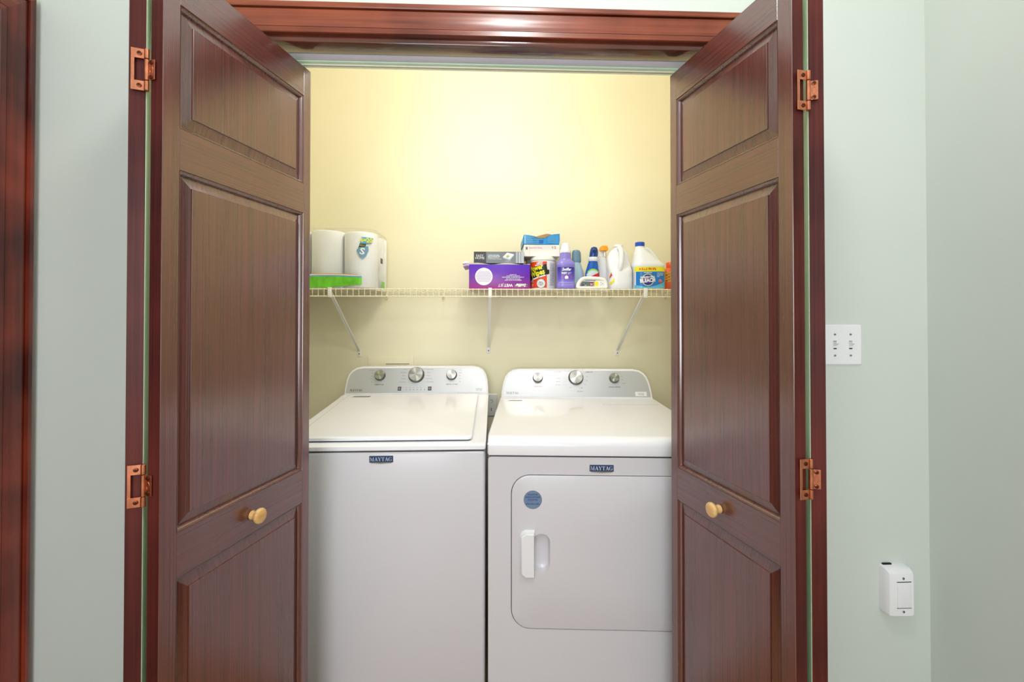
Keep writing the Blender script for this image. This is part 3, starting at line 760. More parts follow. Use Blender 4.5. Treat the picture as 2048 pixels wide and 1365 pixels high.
for i in range(7):
    x = -.84 + .289 * i
    mb = MB(M_WIRE, M_SLOT)
    mb.box(x - .006, x + .006, YB - SY0 - .012, YB - SY0, -.034, .001, .002)
    mb.lathe([(.0022, -.012), (.0004, -.0135)], (x, YB - SY0, -.026), 10, 1, 'y')
    mb.obj('wall_clip', sh)

# ------------------------------------------------------------------ things on the shelf
Z0 = SZ + rw + .0004   # top of the deck wires
def bottle(name, label, cat, x, y, group=None): return thing(name, label, cat, (x, y, Z0), 0, group)
def sel(rx, ry, n_, z, cx=0, cy=0, m=36):
    P_ = []
    for i in range(m):
        a = 2 * PI * i / m; c, s_ = math.cos(a), math.sin(a)
        P_.append((cx + rx * math.copysign(abs(c) ** (2 / n_), c), cy + ry * math.copysign(abs(s_) ** (2 / n_), s_), z))
    return P_
def loft(mb, secs, mi=0, m=36):
    """secs: (z, rx, ry, n, cx, cy)"""
    return mb.loops([sel(s[1], s[2], s[3] if len(s) > 3 else 2, s[0], s[4] if len(s) > 4 else 0, s[5] if len(s) > 5 else 0, m) for s in secs], mi, True, True, True, True)
def front(rx, ry, n_=2.0, e=.0008, cx=0, cy=0):
    """point on the front of a superellipse column at x offset"""
    def fn(x, z):
        u = min(.999, abs((x - cx) / rx))
        return (x, cy - ry * (1 - u ** n_) ** (1 / n_) - e, z)
    return fn
def flat(y): return lambda x, z: (x, y, z)

# paper towels in clear film
pt = bottle('paper_towel_pack', 'clear plastic-wrapped pack of white paper towel rolls at the left end of the shelf', 'paper towels', -.755, 2.170)
M_PAPER = mat('quilted_paper', (252, 252, 250), .85, bump=.3, bump_scale=160)
M_CORE = mat('cardboard_core', (180, 150, 110), .8)
RR_, RH = .075, .262
for iy in range(2):
    for ix in range(3):
        x, y = -.160 + ix * .148 + (.004 if iy else 0), -.052 + iy * .145
        if ix == 0: x -= .001
        mb = MB(M_PAPER, M_CORE)
        h = RH - (.006 if ix == 2 else 0)
        mb.lathe([(.022, .003), (RR_ - .004, .002), (RR_, .006), (RR_, h - .006), (RR_ - .005, h), (.024, h + .001)], (x, y, 0), 40, 0, caps=False)
        mb.lathe([(.022, .003), (.022, h), (.024, h + .001)], (x, y, 0), 20, 1, caps=False)
        mb.obj('roll', pt, smooth_angle=60)
M_FILM = bpy.data.materials.new('clear_film'); M_FILM.use_nodes = True
nt = M_FILM.node_tree; nt.nodes.clear()
o_ = nt.nodes.new('ShaderNodeOutputMaterial'); mx = nt.nodes.new('ShaderNodeMixShader'); tr = nt.nodes.new('ShaderNodeBsdfTransparent'); gl_ = nt.nodes.new('ShaderNodeBsdfGlossy'); fr = nt.nodes.new('ShaderNodeFresnel')
gl_.inputs['Roughness'].default_value = .12; fr.inputs['IOR'].default_value = 1.6
n_ = nt.nodes.new('ShaderNodeTexNoise'); n_.inputs['Scale'].default_value = 22; n_.inputs['Detail'].default_value = 4; n_.inputs['Distortion'].default_value = 1.2
bp = nt.nodes.new('ShaderNodeBump'); bp.inputs['Strength'].default_value = .9; bp.inputs['Distance'].default_value = .01
tc = nt.nodes.new('ShaderNodeTexCoord'); L = nt.links
L.new(tc.outputs['Object'], n_.inputs['Vector']); L.new(n_.outputs['Fac'], bp.inputs['Height']); L.new(bp.outputs['Normal'], gl_.inputs['Normal']); L.new(bp.outputs['Normal'], fr.inputs['Normal'])
fm = nt.nodes.new('ShaderNodeMath'); fm.operation = 'MULTIPLY'; fm.inputs[1].default_value = .28
L.new(fr.outputs[0], fm.inputs[0]); L.new(fm.outputs[0], mx.inputs[0]); L.new(tr.outputs[0], mx.inputs[1]); L.new(gl_.outputs[0], mx.inputs[2]); L.new(mx.outputs[0], o_.inputs[0])
MATS['clear_film'] = M_FILM
fw, fd, fcx, fcy = .444, .298, -.010, .0205
def film_loop(z, ins=0, wob=0.0):
    P_ = rr(fcx, fcy, fw - 2 * ins, fd - 2 * ins, .068 - min(ins, .05), 8)
    return [(x + wob * math.sin(37 * x + 90 * z + 5 * y), y + wob * math.cos(41 * x + 60 * z), z + wob * .5 * math.sin(50 * x + 31 * y)) for x, y in P_]
mb = MB(M_FILM)
mb.loops([film_loop(.001, .012), film_loop(.004, .002)] + [film_loop(.004 + .258 * k / 9, 0, .0022) for k in range(1, 10)] + [film_loop(.270, .006, .002), film_loop(.274, .03, .003), film_loop(.272, .06, .003)], cap0=True, cap1=True)
film = mb.obj('plastic_film', pt, smooth_angle=80)
# printing on the film: follows the film's front outline
def film_front(e):
    hx = fw / 2; r = .068
    def fn(x, z):
        u = abs(x - fcx) - (hx - r)
        yy = fcy - fd / 2 - e
        if u > 0: yy = fcy - fd / 2 + r - math.sqrt(max(0, (r + e) ** 2 - min(u, r + e) ** 2)) 
        return (x, yy, z)
    return fn
M_GRN = mat('print_green', (112, 200, 52), .35, var=.25, var_scale=30); M_BLU = mat('print_blue', (112, 168, 206), .35); M_ORG = mat('print_orange', (246, 178, 84), .35); M_YELL = mat('print_yellow', (238, 234, 60), .4); M_BLK = mat('print_black', (40, 40, 36), .4); M_SLB = mat('print_steel_blue', (120, 160, 186), .4); M_SKY = mat('print_sky', (84, 178, 226), .4)
mb = MB(M_GRN, M_BLU, M_ORG, M_INKW, M_YELL, M_BLK, M_SLB, M_SKY)
ff = film_front(.0036); ff2 = film_front(.0048); ff3 = film_front(.0058)
hw = lambda x: .050 + .008 * math.sin((x + .2) * 7.5)
XE = .160
patch(mb, -.20, XE, 0, 0, ff, 30, mi=0, zf0=lambda x: .001 + max(0, (x + .0)) * .10, zf1=lambda x: hw(x) - .006)
patch(mb, -.20, XE, 0, 0, ff, 30, mi=1, zf0=lambda x: hw(x) - .006, zf1=lambda x: hw(x))
patch(mb, -.20, XE - .01, 0, 0, ff, 30, mi=3, zf0=lambda x: hw(x), zf1=lambda x: hw(x) + .003)
patch(mb, -.20, XE - .02, 0, 0, ff, 30, mi=2, zf0=lambda x: hw(x) + .003, zf1=lambda x: hw(x) + .0065)
mb.obj('label_band', film, normals=False, smooth_angle=0)
FM = lambda: MB(M_GRN, M_BLU, M_ORG, M_INKW, M_YELL, M_BLK, M_SLB, M_SKY)
mb = FM()
# offer flash and shield
DX, DZ = .047, -.006
sh_ = lambda f0: (lambda x, z: f0(x + DX, z + DZ))
def qpatch(pts, f0, mi):   # four-cornered print, subdivided so that it follows the film
    a, b, c_, d_ = [Vector(p) for p in pts]; n = 6
    mb.loops([[f0(*(a.lerp(b, i / n)).lerp(d_.lerp(c_, i / n), k / 2)) for i in range(n + 1)] for k in range(3)], mi, closed=False)
qpatch([(.106, .205), (.152, .211), (.156, .234), (.112, .236)], sh_(ff), 7)
put_text(mb, '6=20', .131, .221, .027, sh_(ff2), 4, bold=.0012, sx=.8)
qpatch([(.100, .190), (.128, .192), (.130, .206), (.104, .205)], sh_(ff2), 5)
put_text(mb, 'ROLLS', .115, .198, .009, sh_(ff3), 4, sx=.8)
qpatch([(.090, .176), (.140, .176), (.138, .196), (.100, .190)], sh_(ff), 6); qpatch([(.104, .148), (.130, .150), (.140, .176), (.090, .176)], sh_(ff), 6); qpatch([(.114, .140), (.120, .140), (.130, .150), (.104, .148)], sh_(ff), 6)
put_text(mb, 'S', .115, .170, .040, sh_(ff2), 3, bold=.0010, rot=-.15, sx=1.2)
mb.obj('printed_flash', film, normals=False, smooth_angle=0)
mb = FM()
# corner side print
sd = lambda yy, z: (fcx + fw / 2 + .0036, yy, z)
for (ya, yb, za, zb, mi) in ((.0, .06, .004, .040, 0), (-.02, .02, .125, .150, 5)):
    poly(mb, [(ya, za), (yb, za), (yb, zb), (ya, zb)], sd, mi)
mb.obj('side_print', film, normals=False, smooth_angle=0)

# purple pad box, lying upside down
M_PURP = bpy.data.materials.new('purple_gradient_card'); M_PURP.use_nodes = True
nt = M_PURP.node_tree; b_ = nt.nodes['Principled BSDF']; b_.inputs['Roughness'].default_value = .35
tc = nt.nodes.new('ShaderNodeTexCoord'); sp_ = nt.nodes.new('ShaderNodeSeparateXYZ'); r_p = nt.nodes.new('ShaderNodeValToRGB'); mr = nt.nodes.new('ShaderNodeMapRange')
nt.links.new(tc.outputs['Object'], sp_.inputs[0]); nt.links.new(sp_.outputs['Z'], mr.inputs[0]); mr.inputs[1].default_value = 0; mr.inputs[2].default_value = .116
nt.links.new(mr.outputs[0], r_p.inputs[0]); nt.links.new(r_p.outputs[0], b_.inputs['Base Color'])
r_p.color_ramp.elements[0].color = lin((168, 44, 140)); r_p.color_ramp.elements[1].color = lin((84, 36, 196))
e_ = r_p.color_ramp.elements.new(.45); e_.color = lin((112, 40, 170))
pb = bottle('pad_box', 'purple mop pad box lying upside down under the grey box', 'box', .023, 2.165)
mb = MB(M_PURP); mb.box(-.140, .140, -.100, .100, .0, .112, .0015); pbo = mb.obj('carton', pb)
mb = MB(mat('grey_card_lining', (206, 196, 200), .7))
rows = []
for k, (yy) in enumerate((-.100, .0, .100)):
    rows.append([(-.140 + .28 * i / 14, yy, .1125 + .004 * math.sin(i * .9) * (1 if k == 0 else .2) + .003) for i in range(15)])
mb.loops(rows, closed=False); mb.loops([[(x, -.1005, .1115) for x in [-.140 + .28 * i / 14 for i in range(15)]], [(p[0], p[1] - .001, p[2]) for p in rows[0]]], closed=False)
mb.obj('torn_top', pb, normals=True, smooth_angle=60, label='torn pale grey flap edge')
M_LILAC = mat('lilac_tissue', (206, 176, 222), .6, var=.25, var_scale=60)
mb = MB(M_LILAC, M_INKW)
mb.prism([(-.139, .104), (-.139, .117), (-.150, .115), (-.164, .110), (-.167, .101), (-.158, .102), (-.150, .106)], 'y', -.101, .05, 0, .001, 1)
mb.prism([(-.139, .1175), (-.140, .124), (-.152, .127), (-.166, .122), (-.170, .114), (-.158, .1165)], 'y', -.099, .05, 1, .001, 1)
mb.obj('side_flap', pb, smooth_angle=60, label='lilac flap sticking out')
mb = MB(M_INKW, mat('lilac_print', (170, 130, 200), .5), mat('lime_print', (170, 220, 60), .5), mat('swirl_blue', (60, 90, 200), .5))
pf = flat(-.1006); pf2 = flat(-.1010)
disc(mb, -.072, .056, .040, pf, 0, 40)
for r_i in range(9):
    for c_i in range(13):
        x, z = -.107 + c_i * .0058 + (r_i % 2) * .0029, .034 + r_i * .0056
        if (x + .072) ** 2 + (z - .056) ** 2 < .036 ** 2:
            poly(mb, [(x - .0024, z - .0006), (x + .0006, z - .0018), (x + .0024, z + .0006), (x - .0006, z + .0018)], pf2, 1)
k = dict(rot=PI)
put_text(mb, 'WET', .040, .0165, .0185, pf, 0, bold=.0006, **k); put_text(mb, 'JET', .005, .0165, .0185, pf, 0, **k)
put_text(mb, 'Swiffer', .098, .017, .0200, pf2, 0, bold=.0007, shear=.25, rot=PI, sx=.85)
for q in range(4): poly(mb, [(.066, .008 + .004 * q), (.130, .010 + .004 * q), (.128, .0112 + .004 * q), (.068, .0095 + .004 * q)], pf, 3 if q % 2 else 2)
for s_, z, sz in (('DISSOLVE & LOCK DIRT', .040, .0080), ('Absorbs & Locks Mess Away', .0455, .0062), ('LA BARRE ABSORBE ET EMPRISONNE', .0535, .0068), ('LA SALETE ET LES DEGATS', .0595, .0058), ('LES LINGETTES', .0650, .0052)):
    put_text(mb, s_, .062, z, sz * .9, pf, 0, bold=.0001, rot=PI)
mb.obj('printing', pbo, normals=False, smooth_angle=0)

# grey storage-box carton on top
eb = bottle('storage_bag_box', 'flat dark grey printed carton resting on top of the purple box', 'box', .020, 2.180)
eb.location.z = Z0 + .1195
M_CHAR = mat('charcoal_card', (70, 72, 76), .45); M_GREYC = mat('slate_grey_card', (124, 132, 138), .45); M_STRIPE = mat('silver_card', (186, 194, 202), .4)
mb = MB(M_CHAR); mb.box(-.116, .117, -.095, .095, 0, .054, .001); ebo = mb.obj('carton', eb)
mb = MB(M_CHAR, M_GREYC, M_STRIPE, M_INKW, mat('pale_olive', (176, 190, 120), .5), M_INKG)
ef = flat(-.0954); ef2 = flat(-.0958); ef3 = flat(-.0962)
patch(mb, -.059, .079, .001, .053, ef, 1, mi=1); patch(mb, .079, .1165, .001, .053, ef, 1, mi=2)
for q, wq in ((.084, .0015), (.089, .003), (.096, .001), (.100, .002)): patch(mb, q, q + wq, .001, .053, ef2, 1, mi=1 if wq > .0012 else 3)
put_text(mb, 'EASY', -.0885, .0345, .0155, ef2, 3); put_text(mb, 'HOME', -.0885, .0235, .0155, ef2, 3)
for s_, z in (('3 PACK NATURAL', .037), ('BAG STORAGE SET', .0305)): put_text(mb, s_, -.050, z, .0072, ef2, 3, align='LEFT', bold=.0002, sx=.9)
for s_, z in (('ENSEMBLE DE 3 SACS', .0245), ('DE RANGEMENT NATUREL', .0195)): put_text(mb, s_, -.050, z, .0052, ef2, 3, align='LEFT')
put_text(mb, 'storage set', .042, .0105, .0060, ef2, 3)
poly(mb, [(.018, .030), (.038, .050), (.070, .042), (.050, .020)], ef2, 3); poly(mb, [(.018, .030), (.050, .020), (.050, .013), (.019, .024)], ef2, 2)
poly(mb, [(.032, .031), (.042, .040), (.050, .032), (.041, .025)], ef3, 4); poly(mb, [(.050, .020), (.070, .042), (.070, .036), (.050, .013)], ef2, 2)
mb.obj('printing', ebo, normals=False, smooth_angle=0)

# wipes tub
TR = .0590
tb = bottle('wipes_tub', 'white cleaning wipes tub with red and yellow lettered label beside the purple box', 'wipes tub', .229, 2.132)
mb = MB(M_WHITEPL); mb.lathe([(TR - .004, 0), (TR - .001, .003), (TR - .001, .133), (TR - .005, .135)], (0, 0, 0), 48); tub = mb.obj('tub', tb, smooth_angle=50)
mb = MB(mat('white_lid_plastic', (236, 234, 226), .4)); mb.lathe([(TR - .003, .134), (TR + .001, .136), (TR + .001, .143), (TR - .002, .150), (TR - .006, .153), (.01, .153)], (0, 0, 0), 48); mb.obj('lid', tb, smooth_angle=50)
M_RED = mat('label_red', (228, 72, 34), .4); M_TYEL = mat('label_yellow', (244, 236, 40), .4)
mb = MB(M_RED, M_BLK, M_TYEL, M_INKW, M_INKG, M_WHITEPL)
def cyl(r, off_=0.0):  # x measured as arc length, turned by off_
    return lambda x, z: (r * math.sin(x / r + off_), -r * math.cos(x / r + off_), z)
A0 = -.58
c1, c2, c3 = cyl(TR - .0004, A0), cyl(TR + .0006, A0), cyl(TR + .0016, A0)
patch(mb, -.055, .047, .006, .128, c1, 24, mi=0)
for band in range(1):
    patch(mb, -.055, .060, 0, 0, c2, 24, mi=1, zf0=lambda x: .050 + x * .30, zf1=lambda x: .106 + x * .22 if x < .047 else .09)
patch(mb, -.055, .060, 0, 0, cyl(TR + .0010, A0), 24, mi=3, zf0=lambda x: .0505 + x * .30, zf1=lambda x: .0525 + x * .30)
put_text(mb, 'NEW', .014, .1205, .0125, c3, 3, bold=.0005, rot=.1); put_text(mb, 'IMPROVED', .010, .1115, .0080, c3, 3, bold=.0003, rot=.12)
put_text(mb, 'Power', -.006, .0975, .0330, c3, 2, bold=.0011, rot=.2, sx=.82)
put_text(mb, 'Wipes', .000, .0730, .0350, c3, 2, bold=.0011, rot=.24, sx=.84)
put_text(mb, 'Cleaner Towels', .006, .0550, .0130, c3, 3, bold=.0005, rot=.28, sx=.85)
disc(mb, .020, .026, .0215, c2, 1, 32); disc(mb, .020, .026, .0200, cyl(TR + .0012, A0), 3, 32); disc(mb, .020, .026, .0168, c3, 1, 32, .0160)
for s_, z in (('MULTI', .033), ('PURPOSE', .0275), ('& HANDS', .022), ('TOO', .0165)): put_text(mb, s_, .020, z, .0058, c3, 1, bold=.0002)
for i, z in enumerate((.038, .033, .024, .019, .014)): put_text(mb, ('Kitchen', 'Bathroom', 'Garage', 'Grease', 'Paint')[i], -.026, z, .0052, c3, 3)
for i in range(20): patch(mb, .064, .094 - (i * 7 % 5) * .002, .118 - i * .0053, .1195 - i * .0053, c2, 4, mi=4)
mb.obj('label_print', tub, normals=False, smooth_angle=0)

# box behind the tub, carrying the two stacked cartons
tb2 = bottle('beige_carton', 'plain beige upright carton behind the wipes tub and purple bottle', 'box', .232, 2.262)
mb = MB(mat('beige_card', (196, 176, 158), .7)); mb.box(-.072, .072, -.045, .045, 0, .154, .001); mb.obj('carton', tb2)
wb = bottle('white_glove_box', 'creased white tissue carton beneath the blue carton above the wipes tub', 'box', .220, 2.200)
wb.location.z = Z0 + .1545
mb = MB(mat('white_card', (238, 234, 230), .55)); 
def dent(z, k): return [(x + .002 * math.sin(60 * z + x * 30), y + (.006 * math.sin((x + .084) / .168 * PI) if y < -.05 else 0) * k, z) for x, y in [(-.084 + .168 * i / 12, -.105) for i in range(13)] + [(.084, -.03), (.084, .09), (-.084, .09), (-.084, -.03)]]
mb.loops([dent(0, 0), dent(.012, .5), dent(.026, 1), dent(.040, .5), dent(.054, 0)], cap0=True, cap1=True)
wbo = mb.obj('carton', wb, smooth_angle=25)
mb = MB(mat('pink_print', (216, 110, 130), .5), M_BLK, M_SLB, mat('grey_print', (206, 206, 206), .5))
def w1(x, z):
    kk = z / .012 * .5 if z < .012 else .5 + (z - .012) / .014 * .5 if z < .026 else 1 - (z - .026) / .014 * .5 if z < .040 else .5 - (z - .040) / .014 * .5
    return (x + .002 * math.sin(60 * z), -.1062 + .006 * math.sin((x + .084) / .168 * PI) * kk, z)
patch(mb, -.076, -.068, .032, .044, w1, 1, mi=1); patch(mb, -.0745, -.0695, .034, .036, lambda x, z: (x, -.1064, z), 1, mi=3); patch(mb, -.0745, -.0695, .040, .042, lambda x, z: (x, -.1064, z), 1, mi=3)
put_text(mb, 'Disposable Gloves', -.030, .040, .0085, w1, 0); put_text(mb, '2', .062, .041, .016, w1, 0, bold=.0005); put_text(mb, '0', .050, .041, .014, w1, 1)
patch(mb, -.057, -.0565, .002, .050, w1, 1, mi=0)
mb.obj('printing', wbo, normals=False, smooth_angle=0)
bb = bottle('blue_tissue_box', 'bright blue carton with torn open top, topmost of the stack', 'box', .219, 2.195)
bb.location.z = Z0 + .2093
M_BCARD = mat('blue_card', (36, 140, 206), .35, var=.18, var_scale=18)
mb = MB(M_BCARD)
def hump(x): return .045 + .008 * (abs(x + .02) / .084) ** 2 - (.008 if abs(x) < .03 else 0)
prof = [(-.086, .001), (.083, .0), (.087, .02), (.086, .052), (.060, .049), (.036, .045), (.016, .038), (-.016, .034), (-.036, .040), (-.060, .0445), (-.082, .0465), (-.087, .030)]
mb.prism(prof, 'y', -.100, .085, 0, .0015, 1)
bbo = mb.obj('carton', bb, smooth_angle=25)
mb = MB(mat('cardboard_brown', (176, 138, 86), .8)); mb.prism([(-.034, .0345), (-.010, .030), (.018, .032), (.030, .040), (.046, .048), (.026, .0505), (.006, .046)], 'y', -.1022, -.1005)
mb.obj('torn_flap', bb, label='torn brown cardboard flap')
mb = MB(mat('light_blue_print', (170, 214, 238), .4), mat('mid_blue_print', (24, 98, 184), .4))
bf = flat(-.1006)
for i in range(8): patch(mb, -.078, -.036 + .104 * (i % 2 == 0) * .5 - i * .002, .006 + .0047 * i, .0068 + .0047 * i, bf, 1, mi=0)
for i in range(7): patch(mb, .030, .080, .009 + .0055 * i, .0096 + .0055 * i, bf, 1, mi=0)
patch(mb, -.079, -.075, .004, .043, flat(-.1009), 1, mi=0); patch(mb, -.012, .010, .006, .023, flat(-.1009), 1, mi=1)
mb.obj('printing', bbo, normals=False, smooth_angle=0)

# purple floor-cleaner bottle
M_LIQ = mat('purple_liquid_plastic', (146, 134, 214), .22, sss=.1); M_LBL = bpy.data.materials.new('indigo_gradient_label'); M_LBL.use_nodes = True
nt = M_LBL.node_tree; b_ = nt.nodes['Principled BSDF']; b_.inputs['Roughness'].default_value = .3
tc = nt.nodes.new('ShaderNodeTexCoord'); sp_ = nt.nodes.new('ShaderNodeSeparateXYZ'); r_p = nt.nodes.new('ShaderNodeValToRGB'); mr = nt.nodes.new('ShaderNodeMapRange')
nt.links.new(tc.outputs['Object'], sp_.inputs[0]); nt.links.new(sp_.outputs['Z'], mr.inputs[0]); mr.inputs[1].default_value = .02; mr.inputs[2].default_value = .098
nt.links.new(mr.outputs[0], r_p.inputs[0]); nt.links.new(r_p.outputs[0], b_.inputs['Base Color'])
r_p.color_ramp.elements[0].color = lin((150, 138, 220)); r_p.color_ramp.elements[1].color = lin((52, 44, 150)); e_ = r_p.color_ramp.elements.new(.35); e_.color = lin((104, 92, 200))
wj = bottle('floor_cleaner_bottle', 'purple floor cleaner bottle with white cap beside the wipes tub', 'bottle', .330, 2.085)
mb = MB(M_LIQ)
loft(mb, [(0, .040, .030, 3), (.004, .0435, .034, 3), (.022, .0435, .034, 3), (.024, .0425, .033, 3), (.104, .0425, .033, 3), (.106, .0435, .034, 3), (.118, .0435, .034, 3), (.126, .040, .031, 2.6), (.133, .033, .027, 2.3), (.138, .029, .025, 2), (.142, .0265, .024, 2), (.164, .0265, .024, 2), (.170, .024, .022, 2)])
body = mb.obj('bottle_body', wj, smooth_angle=50)
mb = MB(mat('clear_white_cap', (240, 240, 250), .25)); mb.lathe([(.0255, .168), (.0265, .172), (.0262, .180), (.0215, .187), (.019, .206), (.0170, .212), (.012, .215), (.001, .2155)], n=28); mb.obj('cap', wj, smooth_angle=50)
mb = MB(M_LBL, M_INKW, mat('violet_pink_print', (180, 90, 170), .4))
fb = front(.0425, .033, 3, .0006); fb2 = front(.0425, .033, 3, .0014)
patch(mb, -.0395, .0395, .026, .100, fb, 20, 8, mi=0)
put_text(mb, 'Swiffer', .0, .089, .0185, fb2, 1, bold=.0006, shear=.25, sx=.8)
put_text(mb, 'WET', -.010, .0715, .0120, fb2, 1, bold=.0006); put_text(mb, 'JET', .0145, .0715, .0120, fb2, 1)
disc(mb, 0, .052, .0085, fb2, 1, 20)
for i in range(12):
    a = 2 * PI * i / 12; r = .017
    disc(mb, r * 1.35 * math.cos(a), .054 + r * .55 * math.sin(a), .0030, fb2, 2, 8)
patch(mb, -.036, .036, .0290, .0300, fb2, 10, mi=1)
mb.obj('label_print', body, normals=False, smooth_angle=0)

# pale blue spray bottle with teal grey head, behind
gs = bottle('spray_bottle', 'pale blue bottle with grey-blue cap standing behind the purple bottle', 'bottle', .405, 2.215)
mb = MB(mat('pale_blue_plastic', (176, 204, 222), .2)); loft(mb, [(0, .038, .026, 2.4), (.004, .040, .028, 2.4), (.06, .040, .028, 2.4), (.100, .033, .024, 2.2), (.130, .024, .019, 2), (.142, .020, .017, 2)]); mb.obj('bottle_body', gs, smooth_angle=50)
mb = MB(mat('grey_blue_cap', (112, 146, 168), .35)); loft(mb, [(.140, .021, .018, 2.4), (.144, .023, .019, 2.6), (.178, .022, .018, 2.6), (.192, .021, .017, 2.6)]); loft(mb, [(.192, .019, .016, 2), (.200, .017, .014, 2), (.203, .008, .007, 2)]); mb.obj('cap', gs, smooth_angle=50)

# toilet cleaner with angled navy nozzle
tcb = bottle('toilet_cleaner_bottle', 'blue and red cleaner bottle with bent navy nozzle behind the small white handled bottle', 'bottle', .476, 2.175)
mb = MB(mat('deep_blue_plastic', (30, 96, 190), .22)); loft(mb, [(0, .034, .022, 2.6), (.004, .036, .024, 2.6), (.085, .034, .023, 2.5), (.105, .029, .021, 2.3), (.130, .024, .019, 2.1, .003), (.142, .021, .017, 2, .004)]); body = mb.obj('bottle_body', tcb, smooth_angle=50)
mb = MB(mat('white_collar', (238, 238, 240), .4)); mb.lathe([(.022, .141), (.0245, .144), (.0245, .158), (.022, .162)], (.004, 0, 0), 28); mb.obj('collar', tcb, smooth_angle=50)
mb = MB(mat('navy_plastic', (30, 66, 136), .2)); loft(mb, [(.160, .018, .015, 2, .004), (.166, .020, .017, 2.2, .006), (.184, .020, .017, 2.2, .008), (.200, .018, .015, 2.2, .009), (.210, .013, .011, 2, .009), (.213, .005, .005, 2, .009)]); mb.tube([(.007, 0, .188), (.007, -.014, .196), (.006, -.022, .190)], [.014, .011, .007], 12); mb.obj('nozzle', tcb, smooth_angle=60)
mb = MB(mat('lime_green', (150, 214, 60), .35), mat('pale_grey_label', (206, 220, 228), .35), mat('scarlet', (216, 40, 44), .35), M_INKW)
def pf_(e):
    def fn(x, z):
        rx, ry, cx = (.034 - (max(0, z - .085)) * .25), (.0235 - max(0, z - .085) * .1), max(0, (z - .1)) * .08
        u = min(.995, abs((x - cx) / rx)); return (x, -ry * (1 - u ** 2.5) ** .4 - e, z)
    return fn
arc = lambda x: .104 - (abs(x) / .03) ** 2 * .016
patch(mb, -.027, .027, 0, 0, pf_(.0010), 16, 3, mi=0, zf0=lambda x: arc(x) - .008, zf1=arc)
patch(mb, -.031, .031, 0, 0, pf_(.0008), 16, 5, mi=1, zf0=lambda x: .05, zf1=lambda x: arc(x) - .008)
patch(mb, -.031, .031, 0, 0, pf_(.0016), 16, 5, mi=2, zf0=lambda x: .050, zf1=lambda x: .072 + x * .5)
mb.obj('label_print', body, normals=False, smooth_angle=0)

# white trigger spray with orange nozzle
og = bottle('spray_bottle', 'slim white spray bottle with orange nozzle left of the gallon jug', 'bottle', .538, 2.235)
mb = MB(M_JUG); loft(mb, [(0, .034, .024, 2.6), (.004, .036, .026, 2.6), (.10, .033, .024, 2.5), (.150, .025, .019, 2.1), (.170, .020, .017, 2)]); mb.obj('bottle_body', og, smooth_angle=50)
mb = MB(mat('pale_trigger_plastic', (238, 232, 226), .35)); loft(mb, [(.169, .022, .018, 2), (.176, .022, .018, 2.2), (.190, .019, .020, 2.4, .002), (.205, .016, .024, 2.6, .002)])
mb.tube([(.004, -.018, .196), (.006, -.032, .186), (.005, -.036, .168)], [.006, .005, .004], 8); hd = mb.obj('trigger_head', og, smooth_angle=50)
mb = MB(mat('orange_plastic', (250, 164, 30), .3)); mb.prism([(-.014, .198), (.018, .198), (.022, .204), (.018, .222), (-.008, .223), (-.015, .208)], 'y', -.042, .010, 0, .002, 2); mb.obj('nozzle', hd, smooth_angle=40)

# small white bottle lying down with its loop handle up
ib = bottle('handled_bottle', 'small low white bottle with loop handle in front of the blue nozzle bottle', 'bottle', .450, 2.062)
M_OFFW = mat('warm_white_plastic', (244, 242, 234), .28)
mb = MB(M_OFFW)
pts = []
for (x, z) in ((-.066, .006), (-.064, .022), (-.052, .040), (-.036, .0485), (.0, .0495), (.036, .047), (.056, .040), (.063, .026), (.064, .008)): pts.append((x, 0, z))
# smooth the loop
sm = []
for i in range(len(pts) - 1):
    for q in range(4):
        t_ = q / 4; p0, p1, p2, p3 = (Vector(pts[max(i - 1, 0)]), Vector(pts[i]), Vector(pts[i + 1]), Vector(pts[min(i + 2, len(pts) - 1)]))
        sm.append(.5 * ((2 * p1) + (p2 - p0) * t_ + (2 * p0 - 5 * p1 + 4 * p2 - p3) * t_ ** 2 + (-p0 + 3 * p1 - 3 * p2 + p3) * t_ ** 3))
sm.append(Vector(pts[-1]))
rad = [(.010 - .0015 * math.sin(PI * i / (len(sm) - 1))) for i in range(len(sm))]
mb.tube(sm, rad, 14); mb.obj('handle', ib, smooth_angle=60)
mb = MB(M_OFFW); mb.box(-.072, .070, -.010, .036, 0, .012, .005, seg=3); mb.box(.012, .066, -.006, .030, .004, .040, .008, seg=3); body = mb.obj('bottle_body', ib)
mb = MB(mat('grey_print_dark', (120, 130, 130), .4), mat('maroon_print', (160, 50, 56), .4), M_TYEL, M_SLB, M_INKW, M_BLK)
h1 = flat(.020); h2 = flat(.0192)
mb.box(-.048, .050, .0205, .026, .010, .040, mi=4)
patch(mb, -.048, -.006, .012, .036, h1, 1, mi=0); patch(mb, -.006, .016, .012, .034, h1, 1, mi=1); 
patch(mb, .012, .028, .012, .034, flat(-.0064), 1, mi=2); put_text(mb, 'SC', .004, .022, .014, h2, 4, bold=.0005); put_text(mb, 'ic', -.028, .022, .018, h2, 4, bold=.0004)
for i in range(3): disc(mb, .040 + (i % 2) * .007, .018 + .006 * i, .0022, flat(-.0068), 3, 8)
for i in range(4): patch(mb, -.046 + .006 * i, -.042 + .006 * i, .014 + .002 * i, .018 + .003 * i, h2, 1, mi=5)
mb.obj('label_print', body, normals=False, smooth_angle=0)

